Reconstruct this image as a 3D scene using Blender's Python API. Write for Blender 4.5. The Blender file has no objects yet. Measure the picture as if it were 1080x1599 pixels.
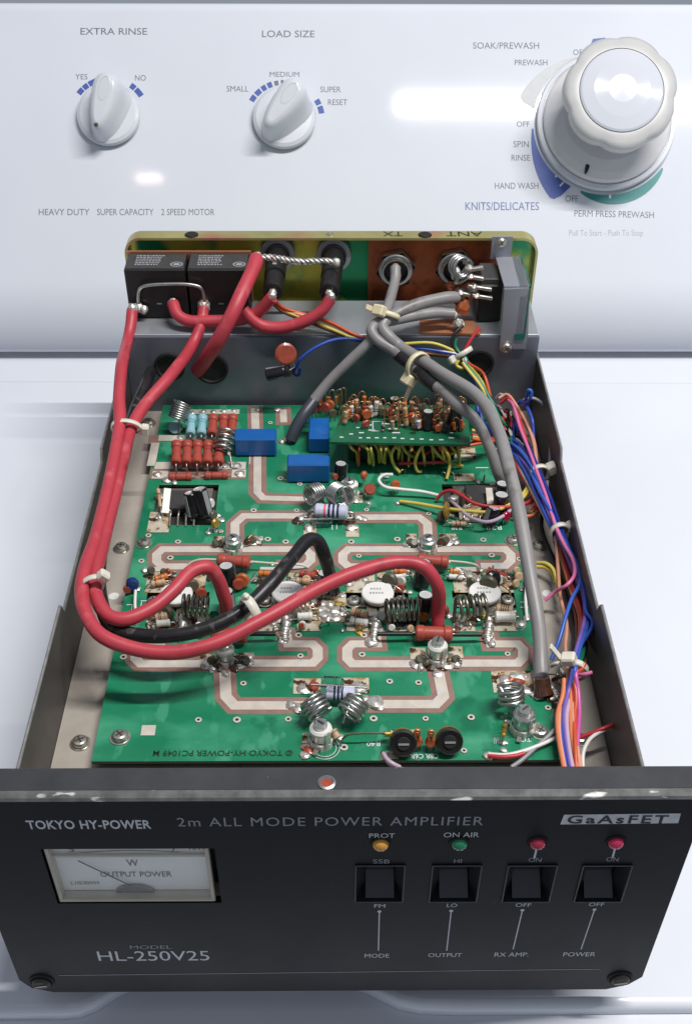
import bpy, math, random
from mathutils import Vector, Matrix

random.seed(7)
V = Vector
SC = bpy.context.scene
COL = SC.collection

# ---------------------------------------------------------------- camera
F_PX, CX_PX, CY_PX, W_PX, H_PX = 1744.0, 540.0, 1000.0, 1080.0, 1599.0
CAM = V((0.0023, -0.2187, 0.413))
AX_Y = V(((521 - CX_PX) / F_PX, (-690 - CY_PX) / F_PX, 1)).normalized()
AX_D = V(((530 - CX_PX) / F_PX, (2800 - CY_PX) / F_PX, 1))
AX_D = (AX_D - AX_Y * AX_D.dot(AX_Y)).normalized()
AX_X = AX_D.cross(AX_Y)
R3 = Matrix((AX_X, AX_Y, -AX_D))            # world direction = R3 @ camera direction (x right, y down, z forward)
cd = bpy.data.cameras.new('camera')
cam = bpy.data.objects.new('camera', cd)
COL.objects.link(cam)
cr, cdn, cf = R3 @ V((1, 0, 0)), R3 @ V((0, 1, 0)), R3 @ V((0, 0, 1))
cam.matrix_world = Matrix(((cr.x, -cdn.x, -cf.x, CAM.x), (cr.y, -cdn.y, -cf.y, CAM.y), (cr.z, -cdn.z, -cf.z, CAM.z), (0, 0, 0, 1)))
cd.sensor_fit = 'VERTICAL'
cd.sensor_height = 24.0
cd.lens = F_PX / H_PX * 24.0
cd.shift_y = (CY_PX - H_PX / 2) / H_PX
cd.clip_start, cd.clip_end = 0.01, 50
SC.camera = cam
SC.render.resolution_x, SC.render.resolution_y = 691, 1024

# ---------------------------------------------------------------- light
wd = bpy.data.worlds.new('World')
SC.world = wd
wd.use_nodes = True
wd.node_tree.nodes['Background'].inputs[0].default_value = (0.78, 0.87, 1.0, 1)
wd.node_tree.nodes['Background'].inputs[1].default_value = 0.33


def area(name, loc, target, sx, sy, power, color):
    ld = bpy.data.lights.new(name, 'AREA')
    ld.shape, ld.size, ld.size_y, ld.energy, ld.color = 'RECTANGLE', sx, sy, power, color
    o = bpy.data.objects.new(name, ld)
    COL.objects.link(o)
    o.location = loc
    o.rotation_euler = (V(target) - V(loc)).to_track_quat('-Z', 'Y').to_euler()
    return o


area('tube_lamp', (0.68, 0.095, 1.70), (0.68, 0.095, 0.0), 1.10, 0.018, 41.0, (1.0, 0.972, 0.935))
area('small_lamp', (-0.395, -0.055, 1.70), (-0.395, -0.055, 0.0), 0.055, 0.016, 0.22, (1.0, 0.72, 0.70))

SC.view_settings.view_transform = 'Standard'
SC.view_settings.look = 'None'
SC.view_settings.exposure = 0.0
SC.view_settings.gamma = 1.0
SC.cycles.use_denoising = True
SC.cycles.max_bounces = 8
SC.cycles.transparent_max_bounces = 12
SC.cycles.sample_clamp_indirect = 6


# ---------------------------------------------------------------- places seen in the photograph -> points of the scene
def ray(x, y):
    return R3 @ V(((x - CX_PX) / F_PX, (y - CY_PX) / F_PX, 1)).normalized()


def PZ(x, y, z):
    d = ray(x, y)
    return CAM + d * ((z - CAM.z) / d.z)


def PY(x, y, yy):
    d = ray(x, y)
    return CAM + d * ((yy - CAM.y) / d.y)


LID, BOT, TOP = 0.0, 0.010, 0.132           # washer lid, amplifier bottom and top
FLOOR, ZB = 0.047, 0.053                    # chassis floor, top of the circuit board
WALLX = 0.1195
SHELF, PART_Y, REAR_Y = 0.0955, 0.356, 0.4135
CON_Y, CON_T = 0.484, math.radians(45)      # washer console: foot and backward tilt
CON_O = V((0, CON_Y, 0.0))
CON_N = V((0, -math.cos(CON_T), math.sin(CON_T)))
CON_U = V((0, math.sin(CON_T), math.cos(CON_T)))


def PC(x, y, lift=0.0):
    d = ray(x, y)
    return CAM + d * ((CON_O + CON_N * lift - CAM).dot(CON_N) / d.dot(CON_N))


def B(x, y, h=0.0):
    return PZ(x, y, ZB + h)


# ---------------------------------------------------------------- materials
MATS = {}


def mat(name, col, rough=0.5, metal=0.0, var=0.12, scale=120.0, bump=0.0, bscale=None, coat=0.0, spec=0.5,
        trans=0.0, ior=1.45, rvar=0.0, emit=0.0, col2=None, lo=0.35, hi=0.7, alpha=1.0, sss=0.0):
    m = bpy.data.materials.new(name)
    m.use_nodes = True
    nt = m.node_tree
    b = nt.nodes['Principled BSDF']
    L = nt.links.new
    tc = nt.nodes.new('ShaderNodeTexCoord')
    nz = nt.nodes.new('ShaderNodeTexNoise')
    nz.inputs['Scale'].default_value = scale
    nz.inputs['Detail'].default_value = 5
    nz.inputs['Roughness'].default_value = 0.6
    L(tc.outputs['Object'], nz.inputs['Vector'])
    rp = nt.nodes.new('ShaderNodeValToRGB')
    rp.color_ramp.elements[0].position = lo
    rp.color_ramp.elements[1].position = hi
    c1 = col2 if col2 else tuple(c * (1 - var) for c in col)
    c2 = col if col2 else tuple(min(1.0, c * (1 + var)) for c in col)
    rp.color_ramp.elements[0].color = (*c1, 1)
    rp.color_ramp.elements[1].color = (*c2, 1)
    L(nz.outputs['Fac'], rp.inputs['Fac'])
    L(rp.outputs['Color'], b.inputs['Base Color'])
    b.inputs['Roughness'].default_value = rough
    if rvar:
        mr = nt.nodes.new('ShaderNodeMapRange')
        mr.inputs['From Min'].default_value, mr.inputs['From Max'].default_value = 0.3, 0.7
        mr.inputs['To Min'].default_value, mr.inputs['To Max'].default_value = max(0.02, rough - rvar), min(1, rough + rvar)
        L(nz.outputs['Fac'], mr.inputs['Value'])
        L(mr.outputs['Result'], b.inputs['Roughness'])
    b.inputs['Metallic'].default_value = metal
    b.inputs['IOR'].default_value = ior
    b.inputs['Specular IOR Level'].default_value = spec
    b.inputs['Coat Weight'].default_value = coat
    b.inputs['Coat Roughness'].default_value = 0.08
    b.inputs['Transmission Weight'].default_value = trans
    if alpha < 1:
        b.inputs['Alpha'].default_value = alpha
    if sss:
        b.inputs['Subsurface Weight'].default_value = sss
        b.inputs['Subsurface Radius'].default_value = (0.002, 0.002, 0.002)
    if emit:
        b.inputs['Emission Color'].default_value = (*col, 1)
        b.inputs['Emission Strength'].default_value = emit
    if bump:
        n2 = nt.nodes.new('ShaderNodeTexNoise')
        n2.inputs['Scale'].default_value = bscale or scale * 3
        n2.inputs['Detail'].default_value = 4
        L(tc.outputs['Object'], n2.inputs['Vector'])
        bp = nt.nodes.new('ShaderNodeBump')
        bp.inputs['Strength'].default_value = bump
        bp.inputs['Distance'].default_value = 0.0006
        L(n2.outputs['Fac'], bp.inputs['Height'])
        L(bp.outputs['Normal'], b.inputs['Normal'])
    MATS[name] = m
    return m


def over(name, col, scale, lo, hi, stretch=(1, 1, 1), rough=None, detail=6, base='Base Color', metal=None):
    """a second colour laid over a material in patches of its own shape (stains, chips, wear, painted glare)"""
    m = MATS[name]
    nt = m.node_tree
    b = nt.nodes['Principled BSDF']
    L = nt.links.new
    tc = nt.nodes.new('ShaderNodeTexCoord')
    mp = nt.nodes.new('ShaderNodeMapping')
    mp.inputs['Scale'].default_value = stretch
    mp.inputs['Location'].default_value = (random.random() * 3, random.random() * 3, random.random() * 3)
    L(tc.outputs['Object'], mp.inputs['Vector'])
    nz = nt.nodes.new('ShaderNodeTexNoise')
    nz.inputs['Scale'].default_value = scale
    nz.inputs['Detail'].default_value = detail
    L(mp.outputs['Vector'], nz.inputs['Vector'])
    mr = nt.nodes.new('ShaderNodeMapRange')
    mr.inputs['From Min'].default_value, mr.inputs['From Max'].default_value = lo, hi
    L(nz.outputs['Fac'], mr.inputs['Value'])
    mx = nt.nodes.new('ShaderNodeMix')
    mx.data_type = 'RGBA'
    src = b.inputs['Base Color'].links[0].from_socket
    L(mr.outputs['Result'], mx.inputs['Factor'])
    L(src, mx.inputs['A'])
    mx.inputs['B'].default_value = (*col, 1)
    L(mx.outputs['Result'], b.inputs['Base Color'])
    for key, val in (('Roughness', rough), ('Metallic', metal)):
        if val is None:
            continue
        inp = b.inputs[key]
        mm = nt.nodes.new('ShaderNodeMix')
        mm.data_type = 'FLOAT'
        L(mr.outputs['Result'], mm.inputs['Factor'])
        if inp.links:
            L(inp.links[0].from_socket, mm.inputs['A'])
        else:
            mm.inputs['A'].default_value = inp.default_value
        mm.inputs['B'].default_value = val
        L(mm.outputs['Result'], inp)


mat('enamel', (0.625, 0.65, 0.715), 0.052, var=0.02, scale=8, bump=0.010, bscale=40, spec=0.16)
over('enamel', (0.52, 0.53, 0.56), 700, 0.77, 0.80, rough=0.3)
mat('deck_enamel', (0.655, 0.68, 0.745), 0.22, var=0.02, scale=8, coat=0.2, bump=0.04, bscale=60)
over('deck_enamel', (0.55, 0.55, 0.55), 900, 0.76, 0.80)
mat('knob_white', (0.60, 0.62, 0.67), 0.25, var=0.03, scale=60, sss=0.05)
mat('cap_gloss', (0.58, 0.60, 0.66), 0.09, var=0.01, scale=40, spec=0.4)
mat('knob_grey', (0.50, 0.50, 0.50), 0.35, var=0.04, scale=60)
mat('knob_skirt', (0.62, 0.62, 0.64), 0.3, var=0.03, scale=40)
mat('ink_grey', (0.16, 0.17, 0.20), 0.6, var=0.1)
mat('ink_blue', (0.055, 0.10, 0.36), 0.5, var=0.08)
mat('ink_slate', (0.12, 0.16, 0.34), 0.5, var=0.08)
mat('ink_teal', (0.03, 0.22, 0.22), 0.5, var=0.08)
mat('ink_faint', (0.34, 0.35, 0.38), 0.5, var=0.05)
mat('ink_pale', (0.50, 0.51, 0.53), 0.5, var=0.05)
mat('ink_white', (0.62, 0.63, 0.66), 0.5, var=0.12, scale=400)
mat('ink_dim', (0.30, 0.30, 0.33), 0.5, var=0.15, scale=400)
mat('ink_dark', (0.012, 0.035, 0.02), 0.5, var=0.1)
mat('panel_black', (0.0085, 0.0080, 0.0115), 0.40, var=0.2, scale=25, bump=0.05, bscale=1500, spec=0.22, rvar=0.06)
over('panel_black', (0.05, 0.05, 0.055), 300, 0.70, 0.78, rough=0.6)
mat('edge_worn', (0.13, 0.13, 0.13), 0.45, metal=0.3, var=0.3, scale=180)
over('edge_worn', (0.85, 0.84, 0.80), 60, 0.64, 0.70, stretch=(1, 3, 3), rough=0.35)
mat('flange_grey', (0.045, 0.047, 0.052), 0.42, metal=0.2, var=0.2, scale=60, bump=0.05, bscale=900)
over('flange_grey', (0.22, 0.22, 0.22), 160, 0.70, 0.76)
mat('floor_taupe', (0.40, 0.36, 0.315), 0.45, metal=0.12, var=0.10, scale=40, bump=0.04, bscale=700, rvar=0.08)
over('floor_taupe', (0.25, 0.22, 0.19), 34, 0.62, 0.80)
mat('wall_dark', (0.060, 0.054, 0.052), 0.48, var=0.25, scale=30, bump=0.05, bscale=900)
mat('wall_edge', (0.34, 0.33, 0.32), 0.4, metal=0.6, var=0.2, scale=200)
mat('steel_blue', (0.19, 0.205, 0.245), 0.42, metal=0.55, var=0.07, scale=30, bump=0.03, bscale=900, rvar=0.06)
mat('steel_lit', (0.46, 0.48, 0.52), 0.35, metal=0.6, var=0.08, scale=30, rvar=0.06)  # same metal as the partition, its brightly lit look put into the colour
mat('bracket_grey', (0.33, 0.34, 0.38), 0.4, metal=0.4, var=0.06, scale=40)
mat('chromate', (0.74, 0.66, 0.10), 0.24, metal=0.5, var=0.2, scale=20, rvar=0.05)
over('chromate', (0.03, 0.33, 0.13), 26, 0.47, 0.54, stretch=(1, 1, 0.6))
over('chromate', (0.40, 0.18, 0.14), 20, 0.64, 0.80)
mat('chromate_edge', (0.46, 0.42, 0.17), 0.3, metal=0.5, var=0.15, scale=30)
over('chromate_edge', (0.50, 0.20, 0.14), 16, 0.58, 0.70)
mat('copper', (0.40, 0.11, 0.040), 0.32, metal=0.45, var=0.3, scale=45, rvar=0.1)
over('copper', (0.16, 0.030, 0.014), 50, 0.54, 0.68, rough=0.55)
mat('copper_bright', (0.52, 0.22, 0.12), 0.4, metal=0.5, var=0.1, scale=60)
mat('pcb_green', (0.012, 0.185, 0.090), 0.24, var=0.10, scale=28, coat=0.25, bump=0.05, bscale=500, rvar=0.10)
over('pcb_green', (0.045, 0.30, 0.165), 17, 0.52, 0.66, rough=0.5, detail=9, stretch=(1, 1.7, 1))  # pale smears on the board, with glare painted into their colour
over('pcb_green', (0.040, 0.26, 0.145), 48, 0.58, 0.64, rough=0.42, detail=10, stretch=(2.2, 1, 1))
over('pcb_green', (0.008, 0.135, 0.065), 34, 0.60, 0.66, rough=0.14)
mat('pcb_edge', (0.03, 0.05, 0.03), 0.6)
mat('pcb_dark', (0.010, 0.115, 0.055), 0.3, var=0.15, scale=60, coat=0.2)
mat('tin', (0.60, 0.545, 0.48), 0.36, metal=0.15, var=0.10, scale=120, bump=0.06, bscale=500, rvar=0.1)
over('tin', (0.50, 0.38, 0.30), 70, 0.60, 0.75)
over('tin', (0.80, 0.79, 0.77), 45, 0.58, 0.66, rough=0.22, metal=0.6)
mat('bare_laminate', (0.25, 0.145, 0.12), 0.55, var=0.12, scale=150)
mat('flux_pad', (0.58, 0.52, 0.41), 0.35, metal=0.15, var=0.12, scale=250, bump=0.2, bscale=700)
over('flux_pad', (0.34, 0.19, 0.05), 130, 0.50, 0.62, rough=0.15)
over('flux_pad', (0.07, 0.03, 0.012), 190, 0.56, 0.64, rough=0.12)
mat('solder', (0.66, 0.64, 0.60), 0.38, metal=0.75, var=0.25, scale=500, bump=0.45, bscale=900, rvar=0.12)
over('solder', (0.22, 0.10, 0.03), 380, 0.54, 0.66, rough=0.2, metal=0.0)
mat('flux_brown', (0.060, 0.022, 0.010), 0.15, var=0.4, scale=400, coat=0.6, bump=0.3, bscale=800)
mat('wire_silver', (0.50, 0.51, 0.49), 0.34, metal=1.0, var=0.15, scale=300)
mat('wire_dark', (0.25, 0.24, 0.20), 0.35, metal=0.9, var=0.2, scale=300)
mat('lead', (0.50, 0.47, 0.42), 0.35, metal=0.9, var=0.2, scale=300)
mat('silver_cup', (0.62, 0.62, 0.60), 0.25, metal=0.85, var=0.12, scale=200)
mat('ceramic', (0.66, 0.65, 0.61), 0.4, var=0.06, scale=150)
mat('ceramic_white', (0.70, 0.69, 0.665), 0.32, var=0.04, scale=150)
mat('screw_steel', (0.60, 0.57, 0.50), 0.3, metal=0.9, var=0.2, scale=300, rvar=0.1)
mat('screw_dark', (0.05, 0.045, 0.04), 0.5, metal=0.3)
mat('red_pvc', (0.45, 0.045, 0.064), 0.44, var=0.14, scale=24, bump=0.10, bscale=260, spec=0.5, rvar=0.10)
over('red_pvc', (0.52, 0.10, 0.115), 90, 0.58, 0.72, rough=0.65)
over('red_pvc', (0.26, 0.025, 0.035), 60, 0.66, 0.74)
mat('black_pvc', (0.014, 0.013, 0.015), 0.30, var=0.2, scale=60, rvar=0.10, bump=0.10, bscale=260)
over('black_pvc', (0.08, 0.075, 0.07), 140, 0.62, 0.72, rough=0.6)
mat('grey_pvc', (0.235, 0.225, 0.225), 0.40, var=0.10, scale=40, rvar=0.08, bump=0.06, bscale=260)
over('grey_pvc', (0.12, 0.105, 0.095), 70, 0.62, 0.74)
mat('dark_grey_pvc', (0.045, 0.050, 0.065), 0.38, var=0.1, scale=40)
mat('brown_resistor', (0.36, 0.065, 0.045), 0.42, var=0.12, scale=300, bump=0.06, bscale=900)
mat('brown_band', (0.22, 0.03, 0.025), 0.45, var=0.1, scale=300)
mat('blue_resistor', (0.26, 0.46, 0.52), 0.4, var=0.08, scale=300)
mat('blue_band', (0.10, 0.32, 0.42), 0.4)
mat('lavender', (0.50, 0.52, 0.66), 0.35, var=0.06, scale=300)
mat('band_navy', (0.01, 0.012, 0.06), 0.4)
mat('band_pink', (0.70, 0.12, 0.16), 0.4)
mat('tan_resistor', (0.50, 0.34, 0.21), 0.4, var=0.1, scale=300)
mat('band_brown', (0.09, 0.03, 0.015), 0.4)
mat('band_orange', (0.60, 0.16, 0.02), 0.4)
mat('band_gold', (0.40, 0.26, 0.05), 0.35, metal=0.5)
mat('orange_disc', (0.42, 0.095, 0.025), 0.32, var=0.15, scale=300, coat=0.3)
mat('rust_disc', (0.30, 0.055, 0.03), 0.3, var=0.15, scale=300, coat=0.3)
mat('olive_disc', (0.09, 0.085, 0.055), 0.4, var=0.15, scale=300)
mat('blue_dip', (0.012, 0.035, 0.17), 0.22, var=0.1, scale=300, coat=0.4)
mat('film_blue', (0.010, 0.105, 0.36), 0.28, var=0.06, scale=120, coat=0.2)
mat('cap_black', (0.012, 0.012, 0.015), 0.25, var=0.2, scale=200, coat=0.2)
mat('cap_top', (0.66, 0.66, 0.66), 0.35, metal=0.4, var=0.08, scale=300)
mat('stripe_grey', (0.25, 0.26, 0.28), 0.4)
mat('plastic_black', (0.011, 0.010, 0.010), 0.40, var=0.2, scale=100, bump=0.04, bscale=900)
mat('relay_top', (0.050, 0.048, 0.047), 0.5, var=0.15, scale=200)
mat('chip_black', (0.045, 0.043, 0.043), 0.55, var=0.15, scale=400)
mat('rubber', (0.012, 0.012, 0.012), 0.7)
mat('nylon', (0.72, 0.69, 0.60), 0.35, var=0.05, scale=200, sss=0.15, trans=0.1)
mat('nylon_yellow', (0.70, 0.62, 0.42), 0.35, var=0.05, scale=200, sss=0.15)
mat('glass_clear', (0.95, 0.97, 0.96), 0.04, var=0.01, trans=1.0, ior=1.45)
mat('thin_pane', (0.95, 0.96, 0.96), 0.05, var=0.01, alpha=0.10)
mat('acrylic', (0.90, 0.97, 0.93), 0.03, var=0.01, trans=1.0, ior=1.30)
mat('acrylic_edge', (0.05, 0.28, 0.19), 0.15, var=0.1, trans=0.5)
mat('dial_white', (0.93, 0.91, 0.87), 0.5, var=0.03, scale=80)
over('dial_white', (0.66, 0.46, 0.28), 40, 0.62, 0.80)
mat('dial_rim', (0.52, 0.47, 0.38), 0.4, var=0.06, scale=80)
mat('needle', (0.02, 0.015, 0.012), 0.4)
mat('amber_lens', (0.62, 0.30, 0.04), 0.15, var=0.05, coat=0.5, sss=0.2)
mat('green_lens', (0.006, 0.17, 0.075), 0.15, var=0.05, coat=0.5, sss=0.1)
mat('red_lens', (0.34, 0.012, 0.045), 0.15, var=0.05, coat=0.5, sss=0.1)
mat('crimson_lens', (0.48, 0.015, 0.075), 0.15, var=0.05, coat=0.5, sss=0.1)
mat('rocker', (0.036, 0.036, 0.044), 0.30, var=0.1, spec=0.6)
mat('bezel', (0.017, 0.017, 0.021), 0.28, var=0.1, spec=0.6)
mat('ptfe_wire', (0.62, 0.58, 0.48), 0.4)
mat('bare_copper_wire', (0.55, 0.30, 0.14), 0.3, metal=0.8)
for nm, c in dict(blue=(0.035, 0.105, 0.46), navy=(0.012, 0.03, 0.24), royal=(0.03, 0.075, 0.40), violet=(0.17, 0.11, 0.42), pink=(0.62, 0.16, 0.33),
                  orange=(0.66, 0.20, 0.09), salmon=(0.66, 0.31, 0.21), red=(0.50, 0.035, 0.045), yellow=(0.60, 0.48, 0.09), green=(0.010, 0.20, 0.10),
                  white=(0.68, 0.67, 0.65), grey=(0.27, 0.26, 0.28), brown=(0.13, 0.04, 0.025), black=(0.013, 0.013, 0.014), lilac=(0.48, 0.36, 0.46),
                  redorange=(0.55, 0.09, 0.03), olive=(0.42, 0.38, 0.07), magenta=(0.52, 0.10, 0.34)).items():
    mat('pvc_' + nm, c, 0.36, var=0.06, scale=200)


# ---------------------------------------------------------------- mesh building
def frame(o, zdir, xdir=None):
    z = V(zdir).normalized()
    x = V(xdir) if xdir is not None else (V((1, 0, 0)) if abs(z.x) < 0.9 else V((0, 1, 0)))
    x = (x - z * x.dot(z)).normalized()
    y = z.cross(x)
    return Matrix(((x.x, y.x, z.x, o[0]), (x.y, y.y, z.y, o[1]), (x.z, y.z, z.z, o[2]), (0, 0, 0, 1)))


def T(p):
    return Matrix.Translation(V(p))


def smooth_path(pts, n=6):
    P = [V(p) for p in pts]
    if len(P) < 3:
        return P
    out = []
    for i in range(len(P) - 1):
        p1, p2 = P[i], P[i + 1]
        p0 = P[i - 1] if i else p1 * 2 - p2
        p3 = P[i + 2] if i + 2 < len(P) else p2 * 2 - p1
        d1, d2, d3 = ((p1 - p0).length ** 0.5, (p2 - p1).length ** 0.5, (p3 - p2).length ** 0.5)
        if d2 < 1e-9:
            continue
        d1, d3 = max(d1, 1e-6), max(d3, 1e-6)
        m1 = ((p1 - p0) / d1 - (p2 - p0) / (d1 + d2) + (p2 - p1) / d2) * d2
        m2 = ((p2 - p1) / d2 - (p3 - p1) / (d2 + d3) + (p3 - p2) / d3) * d2
        for k in range(n):
            t = k / n
            t2, t3 = t * t, t * t * t
            out.append(p1 * (2 * t3 - 3 * t2 + 1) + m1 * (t3 - 2 * t2 + t) + p2 * (-2 * t3 + 3 * t2) + m2 * (t3 - t2))
    out.append(P[-1])
    return out


class MB:
    def __init__(self):
        self.v, self.f, self.m, self.s, self.names = [], [], [], [], []

    def add(self, vs, fs, m, smooth=False, M=None):
        k = len(self.v)
        self.v += [M @ V(p) if M else V(p) for p in vs]
        if m not in self.names:
            self.names.append(m)
        mi = self.names.index(m)
        for f in fs:
            self.f.append(tuple(i + k for i in f))
            self.m.append(mi)
            self.s.append(smooth)
        return self

    def tube(self, pts, r, m, n=8, caps=True, closed=False):
        P = [V(p) for p in pts]
        N = len(P)
        R = r if isinstance(r, (list, tuple)) else [r] * N
        tang = []
        for i in range(N):
            a = P[i - 1] if (i or closed) else P[i]
            b = P[(i + 1) % N] if (i < N - 1 or closed) else P[i]
            tang.append((b - a).normalized())
        ref = V((0, 0, 1)) if abs(tang[0].z) < 0.9 else V((1, 0, 0))
        u = (ref - tang[0] * ref.dot(tang[0])).normalized()
        vs, fs = [], []
        for i in range(N):
            u = u - tang[i] * u.dot(tang[i])
            if u.length < 1e-6:
                u = tang[i].orthogonal()
            u.normalize()
            w = tang[i].cross(u)
            for k in range(n):
                a = 2 * math.pi * k / n
                vs.append(P[i] + (u * math.cos(a) + w * math.sin(a)) * R[i])
        for i in range(N if closed else N - 1):
            j = (i + 1) % N
            for k in range(n):
                l = (k + 1) % n
                fs.append((i * n + k, i * n + l, j * n + l, j * n + k))
        self.add(vs, fs, m, True)
        if caps and not closed:
            self.add(vs[:n], [tuple(range(n - 1, -1, -1))], m, False)
            self.add(vs[-n:], [tuple(range(n))], m, False)
        return self

    def lathe(self, prof, M, m, n=16, smooth=True, sq=None, jag=0.0):
        """prof: (radius, height) pairs along local z; m one name or one per segment"""
        vs, fs = [], []
        for (r, h) in prof:
            for k in range(n):
                a = 2 * math.pi * k / n
                j = 1 + (random.random() - 0.5) * jag
                vs.append((math.cos(a) * r * j, math.sin(a) * r * j * (sq or 1), h))
        ms = m if isinstance(m, (list, tuple)) else [m] * (len(prof) - 1)
        vs = [M @ V(p) for p in vs]
        for i in range(len(prof) - 1):
            a, b = vs[i * n:(i + 1) * n], vs[(i + 1) * n:(i + 2) * n]
            if prof[i][0] < 1e-7 and prof[i + 1][0] < 1e-7:
                continue
            seg = []
            for k in range(n):
                l = (k + 1) % n
                if prof[i][0] < 1e-7:
                    seg.append((k, n + l, n + k))
                elif prof[i + 1][0] < 1e-7:
                    seg.append((k, l, n + k))
                else:
                    seg.append((k, l, n + l, n + k))
            self.add(a + b, seg, ms[i], smooth)
        return self

    def box(self, c, d, m, ch=0.0, M=None):
        """box centred at c, full size d, edges chamfered by ch"""
        hx, hy, hz = d[0] / 2, d[1] / 2, d[2] / 2
        c = V(c)
        if ch <= 0:
            vs = [c + V((sx * hx, sy * hy, sz * hz)) for sz in (-1, 1) for sy in (-1, 1) for sx in (-1, 1)]
            fs = [(0, 2, 3, 1), (4, 5, 7, 6), (0, 1, 5, 4), (2, 6, 7, 3), (0, 4, 6, 2), (1, 3, 7, 5)]
            return self.add(vs, fs, m, False, M)
        vs, idx = [], {}
        for sx in (-1, 1):
            for sy in (-1, 1):
                for sz in (-1, 1):
                    for ax in range(3):
                        p = [sx * (hx - ch), sy * (hy - ch), sz * (hz - ch)]
                        p[ax] = (sx * hx, sy * hy, sz * hz)[ax]
                        idx[(sx, sy, sz, ax)] = len(vs)
                        vs.append(c + V(p))
        fs = []

        def q(a, want):
            pts = [vs[i] for i in a]
            nrm = (pts[1] - pts[0]).cross(pts[2] - pts[0])
            fs.append(tuple(a) if nrm.dot(V(want)) > 0 else tuple(reversed(a)))
        for ax in range(3):
            o = [i for i in range(3) if i != ax]
            for s in (-1, 1):
                loop = []
                for (a, b) in ((-1, -1), (1, -1), (1, 1), (-1, 1)):
                    k = [0, 0, 0]
                    k[ax], k[o[0]], k[o[1]] = s, a, b
                    loop.append(idx[(*k, ax)])
                w = [0, 0, 0]
                w[ax] = s
                q(loop, w)
        for ax in range(3):
            o = [i for i in range(3) if i != ax]
            for a in (-1, 1):
                for b in (-1, 1):
                    k1, k2 = [0, 0, 0], [0, 0, 0]
                    k1[ax], k1[o[0]], k1[o[1]] = -1, a, b
                    k2[ax], k2[o[0]], k2[o[1]] = 1, a, b
                    w = [0, 0, 0]
                    w[o[0]], w[o[1]] = a, b
                    q([idx[(*k1, o[0])], idx[(*k2, o[0])], idx[(*k2, o[1])], idx[(*k1, o[1])]], w)
        for sx in (-1, 1):
            for sy in (-1, 1):
                for sz in (-1, 1):
                    q([idx[(sx, sy, sz, i)] for i in range(3)], (sx, sy, sz))
        return self.add(vs, fs, m, False, M)

    def quad_box(self, q, up, m, mt=None):
        """prism over a flat polygon q, raised by the vector up"""
        n = len(q)
        q = [V(p) for p in q]
        nrm = V((0, 0, 0))
        for i in range(n):
            nrm += (q[i] - q[0]).cross(q[(i + 1) % n] - q[0])
        if nrm.dot(V(up)) < 0:
            q = q[::-1]
        vs = q + [p + V(up) for p in q]
        self.add(vs, [tuple(range(n, 2 * n))], mt or m)
        self.add(vs, [tuple(range(n - 1, -1, -1))] + [(i, (i + 1) % n, n + (i + 1) % n, n + i) for i in range(n)], m)
        return self

    def mesh(self, name):
        me = bpy.data.meshes.new(name)
        me.from_pydata([tuple(p) for p in self.v], [], self.f)
        for nme in self.names:
            me.materials.append(MATS[nme])
        me.polygons.foreach_set('material_index', self.m)
        me.polygons.foreach_set('use_smooth', self.s)
        me.update()
        return me


WORLD = {}


def link(o, parent, W):
    COL.objects.link(o)
    o.matrix_basis = W
    if parent is not None:
        o.parent = parent
        o.matrix_parent_inverse = WORLD[parent.name].inverted()
    WORLD[o.name] = W
    return o


def thing(name, label, cat, loc):
    o = bpy.data.objects.new(name, None)
    o.empty_display_size = 0.02
    o['label'], o['category'] = label, cat
    return link(o, None, T(loc))


def put(name, mb, parent, label=None):
    """one mesh part whose points are already in the scene's coordinates; its origin goes to its own middle"""
    lo = V((min(p[i] for p in mb.v) for i in range(3)))
    hi = V((max(p[i] for p in mb.v) for i in range(3)))
    c = (lo + hi) / 2
    mb.v = [p - c for p in mb.v]
    o = bpy.data.objects.new(name, mb.mesh(name))
    if label:
        o['label'] = label
    return link(o, parent, T(c))


CACHE = {}


def inst(key, build, name, parent, M, label=None):
    """alike pieces share one mesh"""
    if key not in CACHE:
        mb = MB()
        build(mb)
        CACHE[key] = mb.mesh(name)
    o = bpy.data.objects.new(name, CACHE[key])
    if label:
        o['label'] = label
    return link(o, parent, M)


def lettering(body, M, w, h, m, parent, name='lettering', bold=0.0, shear=0.0, space=1.0, depth=0.00006, keep=False):
    """flat print: M's x axis runs along the line, y up the letters; fitted to w by h (origin = left end of the baseline)"""
    cu = bpy.data.curves.new('lettering', 'FONT')
    cu.body, cu.size, cu.offset, cu.shear, cu.space_character, cu.resolution_u = body, 1.0, bold, shear, space, 3
    tmp = bpy.data.objects.new('lettering_source', cu)
    COL.objects.link(tmp)
    dg = bpy.context.evaluated_depsgraph_get()
    me = bpy.data.meshes.new_from_object(tmp.evaluated_get(dg))
    bpy.data.objects.remove(tmp)
    bpy.data.curves.remove(cu)
    xs, ys = [v.co.x for v in me.vertices], [v.co.y for v in me.vertices]
    x0, x1, y1 = min(xs), max(xs), 0.70
    for v in me.vertices:
        v.co = ((v.co.x - x0) / (x1 - x0) * w, v.co.y / y1 * h, depth)
    me.materials.clear()
    me.materials.append(MATS[m])
    o = bpy.data.objects.new(name, me)
    return link(o, parent, M)


# ================================================================ the washing machine (surface and backdrop)
washer = thing('washing_machine', 'white washing machine with tilted control panel, carrying the opened amplifier on its lid', 'washing machine', (0, 0.25, -0.90))
XL, XR = -0.42, 0.42
con_len = (PC(760, -3) - CON_O).dot(CON_U)


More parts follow.
